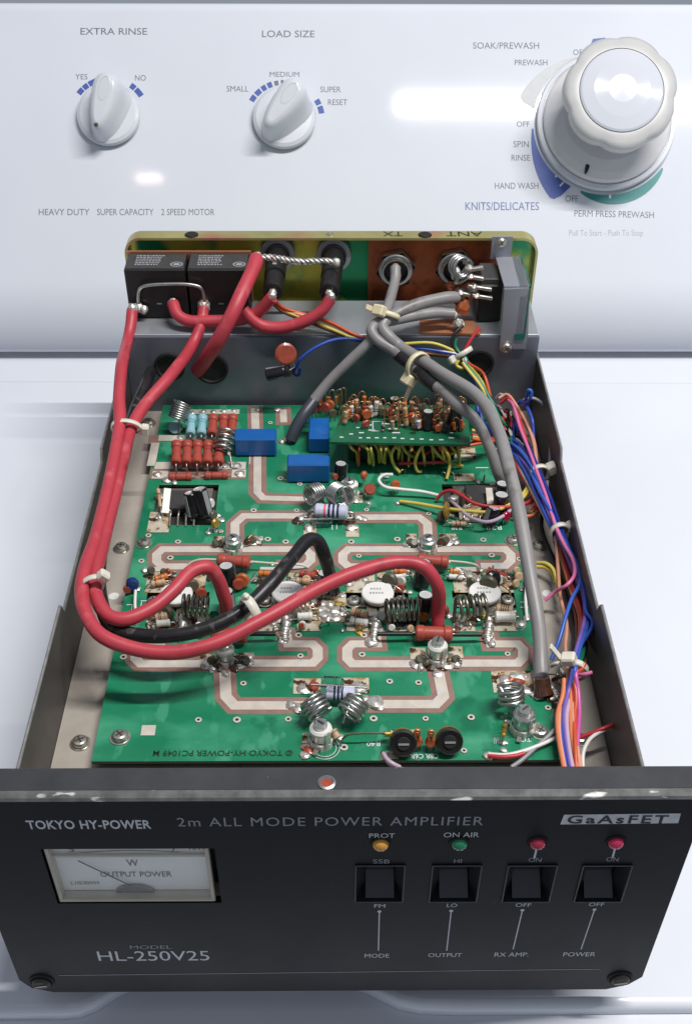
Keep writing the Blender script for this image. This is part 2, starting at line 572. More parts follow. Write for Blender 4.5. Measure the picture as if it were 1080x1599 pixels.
def extrude_x(mb, prof, x0, x1, m, smooth=False):
    n = len(prof)
    vs = [V((x0, p[0], p[1])) for p in prof] + [V((x1, p[0], p[1])) for p in prof]
    fs = [(i, (i + 1) % n, n + (i + 1) % n, n + i) for i in range(n)]
    mb.add(vs, fs, m, smooth)
    mb.add(vs, [tuple(range(n - 1, -1, -1)), tuple(range(n, 2 * n))], m)


mb = MB()
prof = []
v0, RB = 0.0626, 0.050                        # the face rolls under at its foot
cb = CON_O + CON_U * v0 - CON_N * RB
prof.append((0.60, -0.0045))
for k in range(15):
    e = -math.radians(15) + (CON_T + math.radians(15)) * k / 14
    prof.append((cb.y - RB * math.cos(e), cb.z + RB * math.sin(e)))
for t in (v0 + 0.0015, v0 + 0.003, con_len - 0.013, con_len - 0.0115):
    p = CON_O + CON_U * t
    prof.append((p.y, p.z))
for k in range(9):
    a = k / 8 * math.pi / 2
    p = CON_O + CON_U * (con_len - 0.010 + 0.010 * math.sin(a)) - CON_N * (0.010 - 0.010 * math.cos(a))
    prof.append((p.y, p.z))
p = CON_O + CON_U * con_len - CON_N * 0.06
prof.append((p.y, p.z))
extrude_x(mb, prof, XL, XR, 'enamel', True)
panel = put('control_panel', mb, washer, 'glossy white control panel leaning back, printed with grey wash settings')

mb = MB()
dk = [(-0.046, -0.90), (-0.046, -0.020), (-0.044, -0.014), (-0.040, -0.009), (-0.034, -0.0065), (-0.028, -0.006), (0.484, -0.006), (0.492, -0.0045), (0.498, -0.003), (0.503, -0.003), (0.507, -0.0045), (0.511, -0.008), (0.516, -0.010), (0.62, -0.010), (0.62, -0.90)]
extrude_x(mb, dk[::-1], XL, XR, 'deck_enamel', True)
put('cabinet', mb, washer)

# lid: a slab with rounded edges and a finger scoop in its front edge
out = [(XL + 0.02, PZ(40, 1580, 0).y)] + [tuple(PZ(x, y, 0)[:2]) for x, y in ((95, 1581), (122, 1579), (146, 1570), (168, 1556), (190, 1542), (215, 1534), (545, 1532), (572, 1540), (596, 1553), (622, 1566), (655, 1573), (720, 1575), (1010, 1572))]
out += [(XR - 0.02, PZ(1010, 1572, 0).y), (XR - 0.02, 0.4665), (XL + 0.02, 0.4715)]


def inset(poly, d):
    n = len(poly)
    res = []
    for i in range(n):
        a, b, c = V((*poly[i - 1], 0)), V((*poly[i], 0)), V((*poly[(i + 1) % n], 0))
        n1 = V((0, 0, 1)).cross((b - a).normalized())
        n2 = V((0, 0, 1)).cross((c - b).normalized())
        k = (n1 + n2)
        k = k / max(0.3, k.dot(n1))
        p = b + k * d
        res.append((p.x, p.y))
    return res


mb = MB()
rings = [(0, -0.0058), (0, -0.003), (0.0006, -0.0012), (0.002, -0.0003), (0.004, 0.0)]
vs = []
for d, z in rings:
    vs += [(x, y, z) for x, y in inset(out, d)]
n = len(out)
fs = []
for r in range(len(rings) - 1):
    fs += [(r * n + i, r * n + (i + 1) % n, (r + 1) * n + (i + 1) % n, (r + 1) * n + i) for i in range(n)]
mb.add(vs, fs, 'deck_enamel', True)
mb.add(vs, [tuple(range((len(rings) - 1) * n, len(rings) * n))], 'deck_enamel')
put('lid', mb, washer, 'flat white lid with rounded edges under the amplifier')


def con_frame(p, lift=0.0, ang=0.0):
    o = p + CON_N * lift
    x = V((1, 0, 0)) * math.cos(ang) + CON_U * math.sin(ang)
    return frame(o, CON_N, x)


def con_text(body, x0, yb, x1, yt, m='ink_grey', bold=0.0, ang=0.0, **kw):
    a, b, c = PC(x0, yb), PC(x1, yb), PC(x0, yt)
    lettering(body, con_frame(a, 0.0, ang), (b - a).length, (c - a).dot(CON_U), m, panel, bold=bold, **kw)


con_text('EXTRA RINSE', 126, 54, 230, 43.5, bold=0.004)
con_text('LOAD SIZE', 409, 58, 491, 47.5, bold=0.004)
con_text('YES', 118, 124, 137, 115.5)
con_text('NO', 211, 126, 228, 117)
con_text('MEDIUM', 421, 120, 467, 112)
con_text('SMALL', 354, 143, 388, 134)
con_text('SUPER', 500, 144, 532, 135)
con_text('RESET', 512, 164, 542, 155)
con_text('HEAVY DUTY', 61, 336, 140, 326)
con_text('SUPER CAPACITY', 152, 336, 240, 326)
con_text('2 SPEED MOTOR', 252, 336, 335, 326)
con_text('SOAK/PREWASH', 738, 76, 841, 66)
con_text('PREWASH', 803, 102, 854, 93)
con_text('OFF', 894, 86, 914, 77)
con_text('OFF', 806, 198, 826, 189.5)
con_text('SPIN', 801, 230, 825, 220)
con_text('RINSE', 798, 251, 827, 241.5)
con_text('HAND WASH', 772, 295, 840, 285)
con_text('KNITS/DELICATES', 726, 328, 841, 315.5, 'ink_slate', bold=0.006)
con_text('OFF', 882, 315, 902, 305)
con_text('PERM PRESS PREWASH', 896, 338, 1020, 328, ang=-0.02)
con_text('Pull To Start - Push To Stop', 888, 368, 1003, 359, 'ink_faint')


def con_poly(name, pts, m, lift=0.00012):
    q = [PC(x, y) + CON_N * lift for x, y in pts]
    mb = MB()
    mb.quad_box(q, CON_N * 0.00015, m)
    return put(name, mb, panel)


def con_arc(c, r0, r1, a0, a1, m):
    q = []
    for k in range(7):
        a = math.radians(a0 + (a1 - a0) * k / 6)
        q.append(c + V((1, 0, 0)) * r1 * math.cos(a) + CON_U * r1 * math.sin(a) + CON_N * 0.00012)
    for k in range(6, -1, -1):
        a = math.radians(a0 + (a1 - a0) * k / 6)
        q.append(c + V((1, 0, 0)) * r0 * math.cos(a) + CON_U * r0 * math.sin(a) + CON_N * 0.00012)
    mb = MB()
    mb.quad_box(q, CON_N * 0.00015, m)
    put('setting_mark', mb, panel)


def selector_knob(px, py, ang, dot, label):
    c = PC(px, py)
    KS = Matrix.Scale(0.87, 4)
    M = con_frame(c, 0.0006) @ KS
    mb = MB()
    mb.lathe([(0.0225, 0), (0.0252, 0.0008), (0.0258, 0.003), (0.0250, 0.0052), (0.0225, 0.0066), (0.0, 0.0072)], M, 'knob_white', 40)
    o = put('selector_knob', mb, washer, label)
    Mr = con_frame(c, 0.0006, ang) @ KS
    g = MB()
    rings = []
    for h, a, b in ((0.0050, 0.0245, 0.0165), (0.0095, 0.0242, 0.0138), (0.0150, 0.0238, 0.0120), (0.0210, 0.0230, 0.0108), (0.0255, 0.0218, 0.0096), (0.0280, 0.0200, 0.0078), (0.0288, 0.0175, 0.0056)):
        ring = []
        for k in range(36):
            t = 2 * math.pi * k / 36
            ct, st = math.cos(t), math.sin(t)
            x = a * math.copysign(abs(ct) ** 0.75, ct)
            w = 1.0 + 0.35 * (x / a)                 # the grip is broader at its upper end
            ring.append(Mr @ V((x, b * w * math.copysign(abs(st) ** 0.85, st), h + 0.002 * (x / a) * (h - 0.005) / 0.024)))
        rings.append(ring)
    vs = [p for r in rings for p in r]
    fs = []
    for r in range(len(rings) - 1):
        for k in range(36):
            l = (k + 1) % 36
            fs.append((r * 36 + k, r * 36 + l, (r + 1) * 36 + l, (r + 1) * 36 + k))
    g.add(vs, fs, 'knob_white', True)
    g.add(vs, [tuple(range(len(vs) - 36, len(vs)))], 'knob_white', True)
    put('grip', g, o)
    i = MB()
    Mi = Mr @ T((0.0085, 0, 0.0294)) @ Matrix.Rotation(math.radians(-6), 4, 'Y')
    i.lathe([(0.0105, -0.0012), (0.0100, 0.0004), (0.0088, 0.0006), (0.0075, -0.0002), (0.004, -0.0007), (0, -0.0008)], Mi, ['knob_white', 'knob_white', 'knob_grey', 'knob_grey', 'knob_grey'], 28, sq=0.48)
    put('finger_inset', i, o)
    if dot:
        d = MB()
        d.lathe([(0.0017, 0), (0.0017, 0.0004), (0, 0.0005)], Mr @ T((-0.0205, 0, 0.0262)), 'screw_dark', 14)
        put('pointer_dot', d, o)
    return c


c1 = selector_knob(171, 182, math.radians(76), True, 'white selector knob under the words EXTRA RINSE, its grip nearly upright')
c2 = selector_knob(444, 187, math.radians(52), False, 'white selector knob under the words LOAD SIZE, its grip slanting up to the right')
for a in ((143, 134), (132, 124), (122, 102), (56, 48), (46, 33)):
    con_arc(c1, 0.0252, 0.0290, a[0], a[1], 'ink_blue')
for a in ((150, 141), (138, 129), (126, 119), (116, 109), (32, 24), (21, 10)):
    con_arc(c2, 0.0250, 0.0288, a[0], a[1], 'ink_blue')
for a in ((105, 99), (95, 91)):
    con_arc(c2, 0.0252, 0.0284, a[0], a[1], 'ink_grey')

con_poly('setting_mark', ((922, 68), (925, 61), (944, 59), (948, 69)), 'ink_blue')
for x0, y0, x1, y1 in ((865, 276, 870, 270), (872, 290, 878, 284)):
    con_poly('setting_tick', ((x0, y0), (x0 + 2.5, y0 + 1.5), (x1 + 2.5, y1 + 1.5), (x1, y1)), 'ink_white', 0.0003)
con_poly('setting_tick', ((950, 310), (953, 310), (953, 303), (950, 303)), 'ink_white', 0.0003)

# timer dial
tc_ = PC(970, 141, 0.047)
tc_ = tc_ - CON_N * 0.047


def crescent(a0, a1, w, shape, m):
    q, n = [], 22
    r0 = 0.0512
    for k in range(n + 1):
        a = math.radians(a0 + (a1 - a0) * k / n)
        q.append(tc_ + V((1, 0, 0)) * r0 * math.cos(a) + CON_U * r0 * math.sin(a) + CON_N * 0.00012)
    for k in range(n, -1, -1):
        t_ = k / n
        a = math.radians(a0 + (a1 - a0) * t_)
        r = r0 + 0.0012 + w * shape(t_)
        q.append(tc_ + V((1, 0, 0)) * r * math.cos(a) + CON_U * r * math.sin(a) + CON_N * 0.00012)
    mb = MB()
    mb.quad_box(q, CON_N * 0.00015, m)
    put('setting_mark', mb, panel)


crescent(184, 241, 0.0165, lambda t: max(0, t) ** 1.25 * (1 - max(0, (t - 0.86) / 0.14) ** 2), 'ink_blue')
crescent(250, 322, 0.0062, lambda t: math.sin(math.pi * t) ** 0.8, 'ink_teal')
crescent(112, 168, 0.0130, lambda t: max(0, t) ** 1.1 * (1 - max(0, (t - 0.88) / 0.12) ** 2), 'ink_pale')
M = con_frame(tc_, 0.0006) @ Matrix.Scale(0.94, 4)
mb = MB()
mb.lathe([(0.048, 0), (0.0522, 0.0008), (0.0526, 0.003), (0.0518, 0.0046), (0.0490, 0.0050), (0.0486, 0.0042), (0.042, 0.0042)], M, 'knob_white', 72)
timer = put('timer_dial', mb, washer, 'large white timer dial at the panel edge with scalloped grey grip')
mb = MB()
mb.lathe([(0.0478, 0.0042), (0.0481, 0.0068), (0.0468, 0.0086), (0.042, 0.0112), (0.034, 0.0140), (0.0, 0.0145)], M, 'knob_skirt', 72)
put('skirt', mb, timer)
mb = MB()
NS = 96
vs, fs = [], []
for r, h, amp in ((0.019, 0.0120, 0.0), (0.021, 0.026, 0.01), (0.036, 0.0335, 0.055), (0.0412, 0.040, 0.085), (0.0410, 0.0468, 0.07), (0.037, 0.0490, 0.02), (0.0305, 0.0494, 0.0)):
    for k in range(NS):
        a = 2 * math.pi * k / NS
        sc = abs(math.sin(a * 3.5 + 0.5)) ** 0.6
        rr = r * (1 - amp * (1 - sc))
        vs.append(M @ V((rr * math.cos(a), rr * math.sin(a), h)))
for i in range(6):
    for k in range(NS):
        l = (k + 1) % NS
        fs.append((i * NS + k, i * NS + l, (i + 1) * NS + l, (i + 1) * NS + k))
mb.add(vs, fs, 'knob_grey', True)
put('grip', mb, timer)
mb = MB()
mb.lathe([(0.0305, 0.0485), (0.0298, 0.0498), (0.0285, 0.0506), (0.020, 0.0520), (0.010, 0.0528), (0, 0.0530)], M, 'cap_gloss', 56)
put('cap', mb, timer)
mk = PC(916, 260, 0.0095)
mb = MB()
Mk = frame(mk, CON_N, V((0.25, 0, 0)) + CON_U)
mb.lathe([(0.0056, -0.002), (0.0056, 0.0022), (0, 0.0024)], Mk, 'band_navy', 20, sq=0.26)
put('pointer_mark', mb, timer)


# ================================================================ the amplifier
amp = thing('radio_amplifier', 'opened black radio power amplifier with green circuit board, thick red cables and wire harness', 'amplifier', (0, 0.20, BOT))
AR = WALLX


# ---------------------------------------------------------------- chassis
def slab_with_holes(xs0, xs1, ys0, ys1, holes, z0, z1, mk):
    """flat slab in (x, y) with rectangular openings; mk maps (x, y, z) to the scene and gives the mesh"""
    xs = sorted({xs0, xs1} | {h[i] for h in holes for i in (0, 2)})
    ys = sorted({ys0, ys1} | {h[i] for h in holes for i in (1, 3)})

    def solid(i, j):
        if i < 0 or j < 0 or i >= len(xs) - 1 or j >= len(ys) - 1:
            return False
        cx, cy = (xs[i] + xs[i + 1]) / 2, (ys[j] + ys[j + 1]) / 2
        return not any(h[0] < cx < h[2] and h[1] < cy < h[3] for h in holes)
    top, side = [], []
    for i in range(len(xs) - 1):
        for j in range(len(ys) - 1):
            if not solid(i, j):
                continue
            a, b, c, d = xs[i], xs[i + 1], ys[j], ys[j + 1]
            top.append([(a, c, z1), (b, c, z1), (b, d, z1), (a, d, z1)])
            side.append([(a, d, z0), (b, d, z0), (b, c, z0), (a, c, z0)])
            if not solid(i, j - 1):
                side.append([(a, c, z0), (b, c, z0), (b, c, z1), (a, c, z1)])
            if not solid(i, j + 1):
                side.append([(b, d, z0), (a, d, z0), (a, d, z1), (b, d, z1)])
            if not solid(i - 1, j):
                side.append([(a, d, z0), (a, c, z0), (a, c, z1), (a, d, z1)])
            if not solid(i + 1, j):
                side.append([(b, c, z0), (b, d, z0), (b, d, z1), (b, c, z1)])
    return top, side


mb = MB()
mb.box((0, 0.205, FLOOR - 0.001), (2 * AR - 0.003, 0.40, 0.002), 'floor_taupe')
floor_plate = put('floor_plate', mb, amp, 'taupe metal floor plate beside the circuit board')
mb = MB()
mb.box((0, 0.205, 0.0275), (2 * AR - 0.012, 0.39, 0.0338), 'wall_dark')
put('heat_sink', mb, amp)
for sx in (-1, 1):
    for yy in (0.03, 0.37):
        mb = MB()
        mb.lathe([(0.009, 0.0), (0.010, 0.001), (0.0105, 0.010), (0.008, 0.0106)], T((sx * 0.098, yy, 0.0002)), 'rubber', 20)
        put('rubber_foot', mb, amp)

for sx in (-1, 1):
    prof = [(0.0125, BOT), (0.0125, 0.082), (0.1445, 0.0822), (0.1475, 0.0762), (0.262, 0.0764), (0.2655, 0.082), (0.358, 0.0815), (0.400, 0.0815), (0.400, BOT)]
    mb = MB()
    x0, x1 = sx * AR, sx * (AR - 0.0013)
    q = [V((x0, y, z)) for y, z in prof]
    mb.quad_box(q, V((x1 - x0, 0, 0)), 'wall_dark')
    w = put('side_wall', mb, amp)
    e = MB()
    for i in range(1, 7):
        a, b = prof[i], prof[i + 1]
        p, q2 = V(((x0 + x1) / 2, a[0], a[1] + 0.0001)), V(((x0 + x1) / 2, b[0], b[1] + 0.0001))
        e.tube([p, q2], 0.00075, 'wall_edge', 6)
    put('worn_edge', e, w)

# rear compartment: partition, shelf, rear panel with folded rim
mb = MB()
HOLES = [(PY(330, 575, PART_Y), 0.0085), (PY(265, 572, PART_Y), 0.0075), (PY(747, 567, PART_Y), 0.0075)]
mb.box((0, PART_Y + 0.0008, (FLOOR + SHELF) / 2), (2 * AR - 0.0032, 0.0016, SHELF - FLOOR), 'steel_blue')
partition = put('partition', mb, amp, 'blue-grey sheet metal partition behind the circuit board')
for c, r in HOLES:
    g = MB()
    c = V((c.x, PART_Y - 0.0002, c.z))
    g.lathe([(r + 0.0014, 0.0), (r + 0.0012, 0.0010), (r, 0.0012), (r - 0.0006, 0.0002), (r - 0.0012, 0.0001), (0, 0.0001)], frame(c, (0, -1, 0)), 'rubber', 28)
    put('grommet', g, partition)
mb = MB()
mb.box((0, (PART_Y + 0.3985) / 2 + 0.0009, SHELF - 0.0008 + 0.0008), (2 * AR - 0.0035, 0.3985 - PART_Y - 0.002, 0.0016), 'steel_lit', 0.0004)
put('shelf', mb, amp)

RX = 0.1200
YF = 0.4040
mb = MB()
# folded rim: top strip with rounded upper corners, then the two upright strips
rim = []
cr_ = 0.010
for k in range(9):
    a = math.pi - k / 8 * math.pi / 2
    rim.append((-RX + cr_ + cr_ * math.cos(a), TOP - cr_ + cr_ * math.sin(a)))
for k in range(9):
    a = math.pi / 2 - k / 8 * math.pi / 2
    rim.append((RX - cr_ + cr_ * math.cos(a), TOP - cr_ + cr_ * math.sin(a)))
rim = [(-RX, 0.083)] + rim + [(RX, 0.083)]
t = 0.0014
inner = []
for i, (x, z) in enumerate(rim):
    a = rim[max(0, i - 1)]
    b = rim[min(len(rim) - 1, i + 1)]
    d = V((b[0] - a[0], 0, b[1] - a[1])).normalized()
    nn = V((d.z, 0, -d.x))
    inner.append((x + nn.x * t, z + nn.z * t))
mb = MB()
mb.quad_box([V((x * 0.9995, REAR_Y - 0.0016, z)) for x, z in inner[1:-1]] + [V((RX - 0.002, REAR_Y - 0.0016, 0.04)), V((-RX + 0.002, REAR_Y - 0.0016, 0.04))], V((0, 0.0014, 0)), 'chromate')
rear = put('rear_panel', mb, amp, 'iridescent gold-green plated rear panel with folded rim')
mb = MB()
vs, n = [], len(rim)
for prof_, yy in ((rim, YF), (rim, REAR_Y), (inner, REAR_Y), (inner, YF)):
    vs += [(x, yy, z) for x, z in prof_]
fs = []
for r in range(4):
    s = (r + 1) % 4
    fs += [(r * n + i, r * n + i + 1, s * n + i + 1, s * n + i) for i in range(n - 1)]
mb.add(vs, fs, 'chromate_edge', False)
put('rim', mb, rear)
# black discs added in place of open notches in the rim, and a rivet
for x, y in ((299, 368), (663, 366)):
    p = PZ(x, y, TOP)
    g = MB()
    g.lathe([(0.0040, 0), (0.0040, 0.0006), (0.0030, 0.0010), (0, 0.0010)], T((p.x, YF + 0.0040, TOP - 0.0002)), 'plastic_black', 18)
    put('notch_disc', g, rear)
for x, y in ((515, 366),):
    p = PZ(x, y, TOP)
    g = MB()
    g.lathe([(0.0022, 0), (0.0020, 0.0009), (0, 0.0012)], T((p.x, p.y, TOP - 0.0002)), 'screw_steel', 14)
    put('rivet', g, rear)
for body, x0, x1 in (('TX', 597, 628), ('ANT', 695, 752)):
    a, b = PZ(x1, 361, TOP), PZ(x0, 361, TOP)
    Mt = frame(V((a.x, YF + 0.0085, TOP + 0.0001)), (0, 0, 1), (-1, 0, 0))
    lettering(body, Mt, (a - b).length, 0.0062, 'ink_dark', rear, name='pen_mark')
# copper sheet behind the two coax sockets
mb = MB()
a, b = PY(575, 390, 0.4100), PY(779, 462, 0.4100)
mb.box(((a.x + b.x) / 2, 0.4105, 0.109), (b.x - a.x, 0.0012, 0.045), 'copper')
put('copper_sheet', mb, rear, 'tarnished copper sheet behind the coax sockets')

# ---------------------------------------------------------------- front panel
def PF(x, y):
    return PY(x, y, 0.0)


SW = [((553, 1346), (632, 1409), (573, 1372), (616, 1407)), ((674, 1344), (750, 1408), (689, 1371), (733, 1407)),
      ((793, 1346), (869, 1408), (801, 1370), (850, 1406)), ((909, 1345), (987, 1406), (917, 1368), (968, 1404))]
holes = []
sw_rect = []
SWX = [(592.5, 1377), (710, 1377), (826, 1376), (941, 1375)]
for (x, y) in SWX:
    c = PF(x, y)
    zt, zb = PF(x, 1350.5).z, PF(x, 1407).z
    hw = 0.0083
    sw_rect.append((c.x - hw, zb, c.x + hw, zt))
    holes.append(sw_rect[-1])
mt_l, mt_r = PF(92, 1410), PF(339, 1410)
m_top = PF(326, 1325).z
METER = (mt_l.x - 0.0004, mt_l.z - 0.0004, PF(346, 1408).x, m_top)
holes.append(METER)
PT = TOP - 0.0016
CHF = 0.0125
top, side = slab_with_holes(-0.120, 0.120, BOT + CHF, PT, holes, 0.0, 0.003, None)
mb = MB()
conv = lambda q: [V((x, 0.003 - z, y)) for x, y, z in q]
for q in top + side:
    mb.add(conv(q), [(0, 1, 2, 3)], 'panel_black')
# foot of the panel with cut corners
fx = [(-0.120, BOT + CHF - 0.003), (-0.1165, BOT + 0.0035), (-0.1085, BOT), (0.1075, BOT), (0.1155, BOT + 0.0035), (0.120, BOT + CHF - 0.003)]
poly = [V((x, 0.0, z)) for x, z in [(-0.120, BOT + CHF)] + fx + [(0.120, BOT + CHF)]]
mb.quad_box(poly, V((0, 0.003, 0)), 'panel_black')
# worn front top edge, chamfered
e0 = [(0.0, PT), (0.0006, PT + 0.0010), (0.0016, TOP), (0.0032, TOP), (0.0032, PT)]
front = put('front_panel', mb, amp, 'black front panel with white printed legends')
mb = MB()
extrude_x(mb, e0[::-1], -0.120, 0.120, 'edge_worn')
put('worn_edge', mb, front, 'scuffed bright top edge of the front panel')
mb = MB()
mb.box((0, 0.0080, TOP - 0.0009), (0.2396, 0.0094, 0.0014), 'flange_grey', 0.0003)
mb.box((0, 0.0122, TOP - 0.004), (0.2396, 0.0012, 0.0050), 'flange_grey')
flange = put('top_flange', mb, amp)
p = PZ(510, 1222, TOP)
mb = MB()
mb.lathe([(0.0029, 0), (0.0029, 0.0003), (0.0022, 0.0006), (0.0018, 0.0001), (0, 0.0001)], T((p.x, p.y, TOP - 0.0001)), ['wire_silver', 'wire_silver', 'wire_silver', 'rust_disc'], 22)
put('rivet', mb, flange)


def front_text(body, x0, yb, x1, yt, m='ink_white', yface=0.0, parent=None, **kw):
    a, b, c = PY(x0, yb, yface), PY(x1, yb, yface), PY(x0, yt, yface)
    lettering(body, frame(V((a.x, yface, a.z)), (0, -1, 0), (1, 0, 0)), b.x - a.x, c.z - a.z, m, parent or front, depth=0.0001, **kw)


front_text('TOKYO HY-POWER', 44, 1294, 237, 1281, bold=0.022, space=1.06)
front_text('2m ALL MODE POWER AMPLIFIER', 278, 1290, 753, 1276.5, 'ink_dim', bold=0.0, space=1.15)
front_text('MODEL', 204, 1481.5, 269, 1476, 'ink_dim', bold=0.0)
front_text('HL-250V25', 155, 1500, 328, 1485, bold=0.0)
front_text('PROT', 576, 1308, 616, 1301, bold=0.0)
front_text('ON AIR', 692, 1307, 747, 1299.5, bold=0.0)
front_text('SSB', 582, 1348, 608, 1341.5, 'ink_dim', bold=0.0)
front_text('HI', 708, 1347, 720, 1341, 'ink_dim', bold=0.0)
front_text('ON', 824, 1345.5, 844, 1339, 'ink_dim', bold=0.0)
front_text('ON', 945, 1344.5, 964, 1338, 'ink_dim', bold=0.0)
front_text('FM', 584, 1417, 601, 1411.5, bold=0.0)
front_text('LO', 697, 1416, 713, 1410.5, bold=0.0)
front_text('OFF', 804, 1415.5, 828, 1410, bold=0.0)
front_text('OFF', 918, 1414.5, 942, 1409, bold=0.0)
front_text('MODE', 569, 1495, 607, 1489, bold=0.0)
front_text('OUTPUT', 668, 1494, 720, 1488, bold=0.0)
front_text('RX AMP.', 771, 1493.5, 824, 1487, bold=0.0)
front_text('POWER', 878, 1493, 928, 1486.5, bold=0.0)


def front_line(x0, y0, x1, y1, w, m='ink_white'):
    a, b = PF(x0, y0), PF(x1, y1)
    d = (b - a).normalized()
    s = d.cross(V((0, 1, 0))) * w / 2
    mb = MB()
    mb.quad_box([a + s - V((0, .00005, 0)), b + s - V((0, .00005, 0)), b - s - V((0, .00005, 0)), a - s - V((0, .00005, 0))], V((0, -0.00005, 0)), m)
    return put('printed_line', mb, front)


for (xa, ya, xb, yb) in ((592, 1423, 590.5, 1484), (704, 1422, 697, 1484), (815, 1421, 800.5, 1482), (927.5, 1420, 906.5, 1482)):
    front_line(xa, ya, xb, yb, 0.00042)
    d = MB()
    c = PF(xa, ya)
    d.lathe([(0.00075, 0.00004), (0.00075, 0.0001), (0, 0.00011)], frame(c, (0, -1, 0)), 'ink_white', 12)
    put('printed_dot', d, front)
front_line(836.5, 1327, 833.5, 1340, 0.0007)
front_line(959, 1326, 955.5, 1339, 0.0007)
front_line(92, 1523, 936, 1513, 0.00035, 'ink_dim')
# badge: pale slanted plate with dark letters
a, b, c, d = PF(874, 1287), PF(1058, 1285), PF(1062, 1270), PF(880, 1272)
mb = MB()
mb.quad_box([V((p.x, -0.00004, p.z)) for p in (a, b, c, d)], V((0, -0.00006, 0)), 'ink_white')
put('badge', mb, front)
front_text('GaAsFET', 884, 1285.5, 1040, 1273.5, 'needle', yface=-0.00012, bold=0.022, shear=0.0, space=1.25)

# indicator lamps
for (x, y, m, lab) in ((594, 1318, 'amber_lens', 'amber indicator lamp under PROT'), (716.5, 1317, 'green_lens', 'green indicator lamp under ON AIR'),
                       (838.5, 1316, 'red_lens', 'dark red indicator lamp above the RX AMP switch'), (960.5, 1315, 'crimson_lens', 'bright red indicator lamp above the POWER switch')):
    c = PF(x, y)
    M = frame(V((c.x, 0.0, c.z)), (0, -1, 0))
    mb = MB()
    mb.lathe([(0.0036, 0.00005), (0.0035, 0.0004), (0.0031, 0.0004), (0.0029, 0.0001), (0, 0.0001)], M, 'rubber', 24)
    o = put('indicator_lamp', mb, amp, lab)
    mb = MB()
    prof = [(0.0028 * math.cos(k / 6 * math.pi / 2), 0.0001 + 0.0022 * math.sin(k / 6 * math.pi / 2)) for k in range(7)]
    mb.lathe(prof, M, m, 20)
    put('lens', mb, o)

# rocker switches in recessed bezels
for (rx0, rz0, rx1, rz1), nm in zip(sw_rect, ('black rocker switch marked SSB and FM', 'black rocker switch marked HI and LO', 'black rocker switch marked RX AMP', 'black rocker switch marked POWER')):
    w, h = rx1 - rx0, rz1 - rz0
    ix0, ix1 = rx0 + w * 0.20, rx1 - w * 0.16
    iz0, iz1 = rz0 + h * 0.035, rz1 - h * 0.22
    D = 0.0052
    mb = MB()
    o4 = [V((rx0, -0.0003, rz0)), V((rx1, -0.0003, rz0)), V((rx1, -0.0003, rz1)), V((rx0, -0.0003, rz1))]
    i4 = [V((ix0, D, iz0)), V((ix1, D, iz0)), V((ix1, D, iz1)), V((ix0, D, iz1))]
    for k in range(4):
        l = (k + 1) % 4
        mb.add([o4[k], o4[l], i4[l], i4[k]], [(0, 1, 2, 3)], 'bezel')
    bk = [p + V((0, 0.006, 0)) for p in i4]
    for k in range(4):
        l = (k + 1) % 4
        mb.add([i4[k], i4[l], bk[l], bk[k]], [(0, 1, 2, 3)], 'bezel')
    mb.add(bk, [(0, 1, 2, 3)], 'rubber')
    # thin lip round the opening
    for k in range(4):
        l = (k + 1) % 4
        mb.tube([o4[k], o4[l]], 0.00030, 'bezel', 6)
    s = put('rocker_switch', mb, amp, nm)
    r = MB()
    g = 0.0003
    zm = iz0 + (iz1 - iz0) * 0.40
    x0, x1 = ix0 + g, ix1 - g
    ft = [V((x0, D - 0.0046, iz0 + g)), V((x1, D - 0.0046, iz0 + g)), V((x1, D + 0.0030, zm)), V((x0, D + 0.0030, zm)), V((x1, D + 0.0004, iz1 - g)), V((x0, D + 0.0004, iz1 - g))]
    r.add(ft, [(0, 1, 2, 3), (3, 2, 4, 5)], 'rocker')
    back = [p + V((0, 0.004, 0)) for p in ft]
    r.add(ft + back, [(0, 6, 7, 1), (5, 4, 10, 11), (0, 3, 9, 6), (3, 5, 11, 9), (1, 7, 8, 2), (2, 8, 10, 4)], 'rocker')
    put('rocker', r, s)

# panel meter behind its window
mb = MB()
mx0, mz0, mx1, mz1 = METER
dy = 0.0045
mb.add([V((mx0, 0.003, mz0)), V((mx1, 0.003, mz0)), V((mx1, dy + 0.004, mz0)), V((mx0, dy + 0.004, mz0))], [(0, 1, 2, 3)], 'dial_rim')  # floor of the meter well, made pale to bounce light onto the dial
mb.add([V((mx0, 0.003, mz0)), V((mx0, dy + 0.004, mz0)), V((mx0, dy + 0.004, mz1 + 0.01)), V((mx0, 0.003, mz1 + 0.01))], [(0, 1, 2, 3)], 'plastic_black')
mb.add([V((mx1, 0.003, mz0)), V((mx1, 0.003, mz1 + 0.01)), V((mx1, dy + 0.004, mz1 + 0.01)), V((mx1, dy + 0.004, mz0))], [(0, 1, 2, 3)], 'plastic_black')
mb.add([V((mx0, dy + 0.004, mz0)), V((mx1, dy + 0.004, mz0)), V((mx1, dy + 0.004, mz1 + 0.01)), V((mx0, dy + 0.004, mz1 + 0.01))], [(0, 1, 2, 3)], 'plastic_black')
meter = put('power_meter', mb, amp, 'analogue output power meter with cream dial behind clear window')
gx0, gx1 = PF(93, 1410).x, PF(337, 1410).x
mb = MB()
dz0, dz1 = mz0 + 0.0022, mz1 + 0.009
mb.box(((gx0 + gx1) / 2, dy, (dz0 + dz1) / 2), (gx1 - gx0 - 0.003, 0.0008, dz1 - dz0), 'dial_white')
dial = put('dial', mb, meter)
mb = MB()
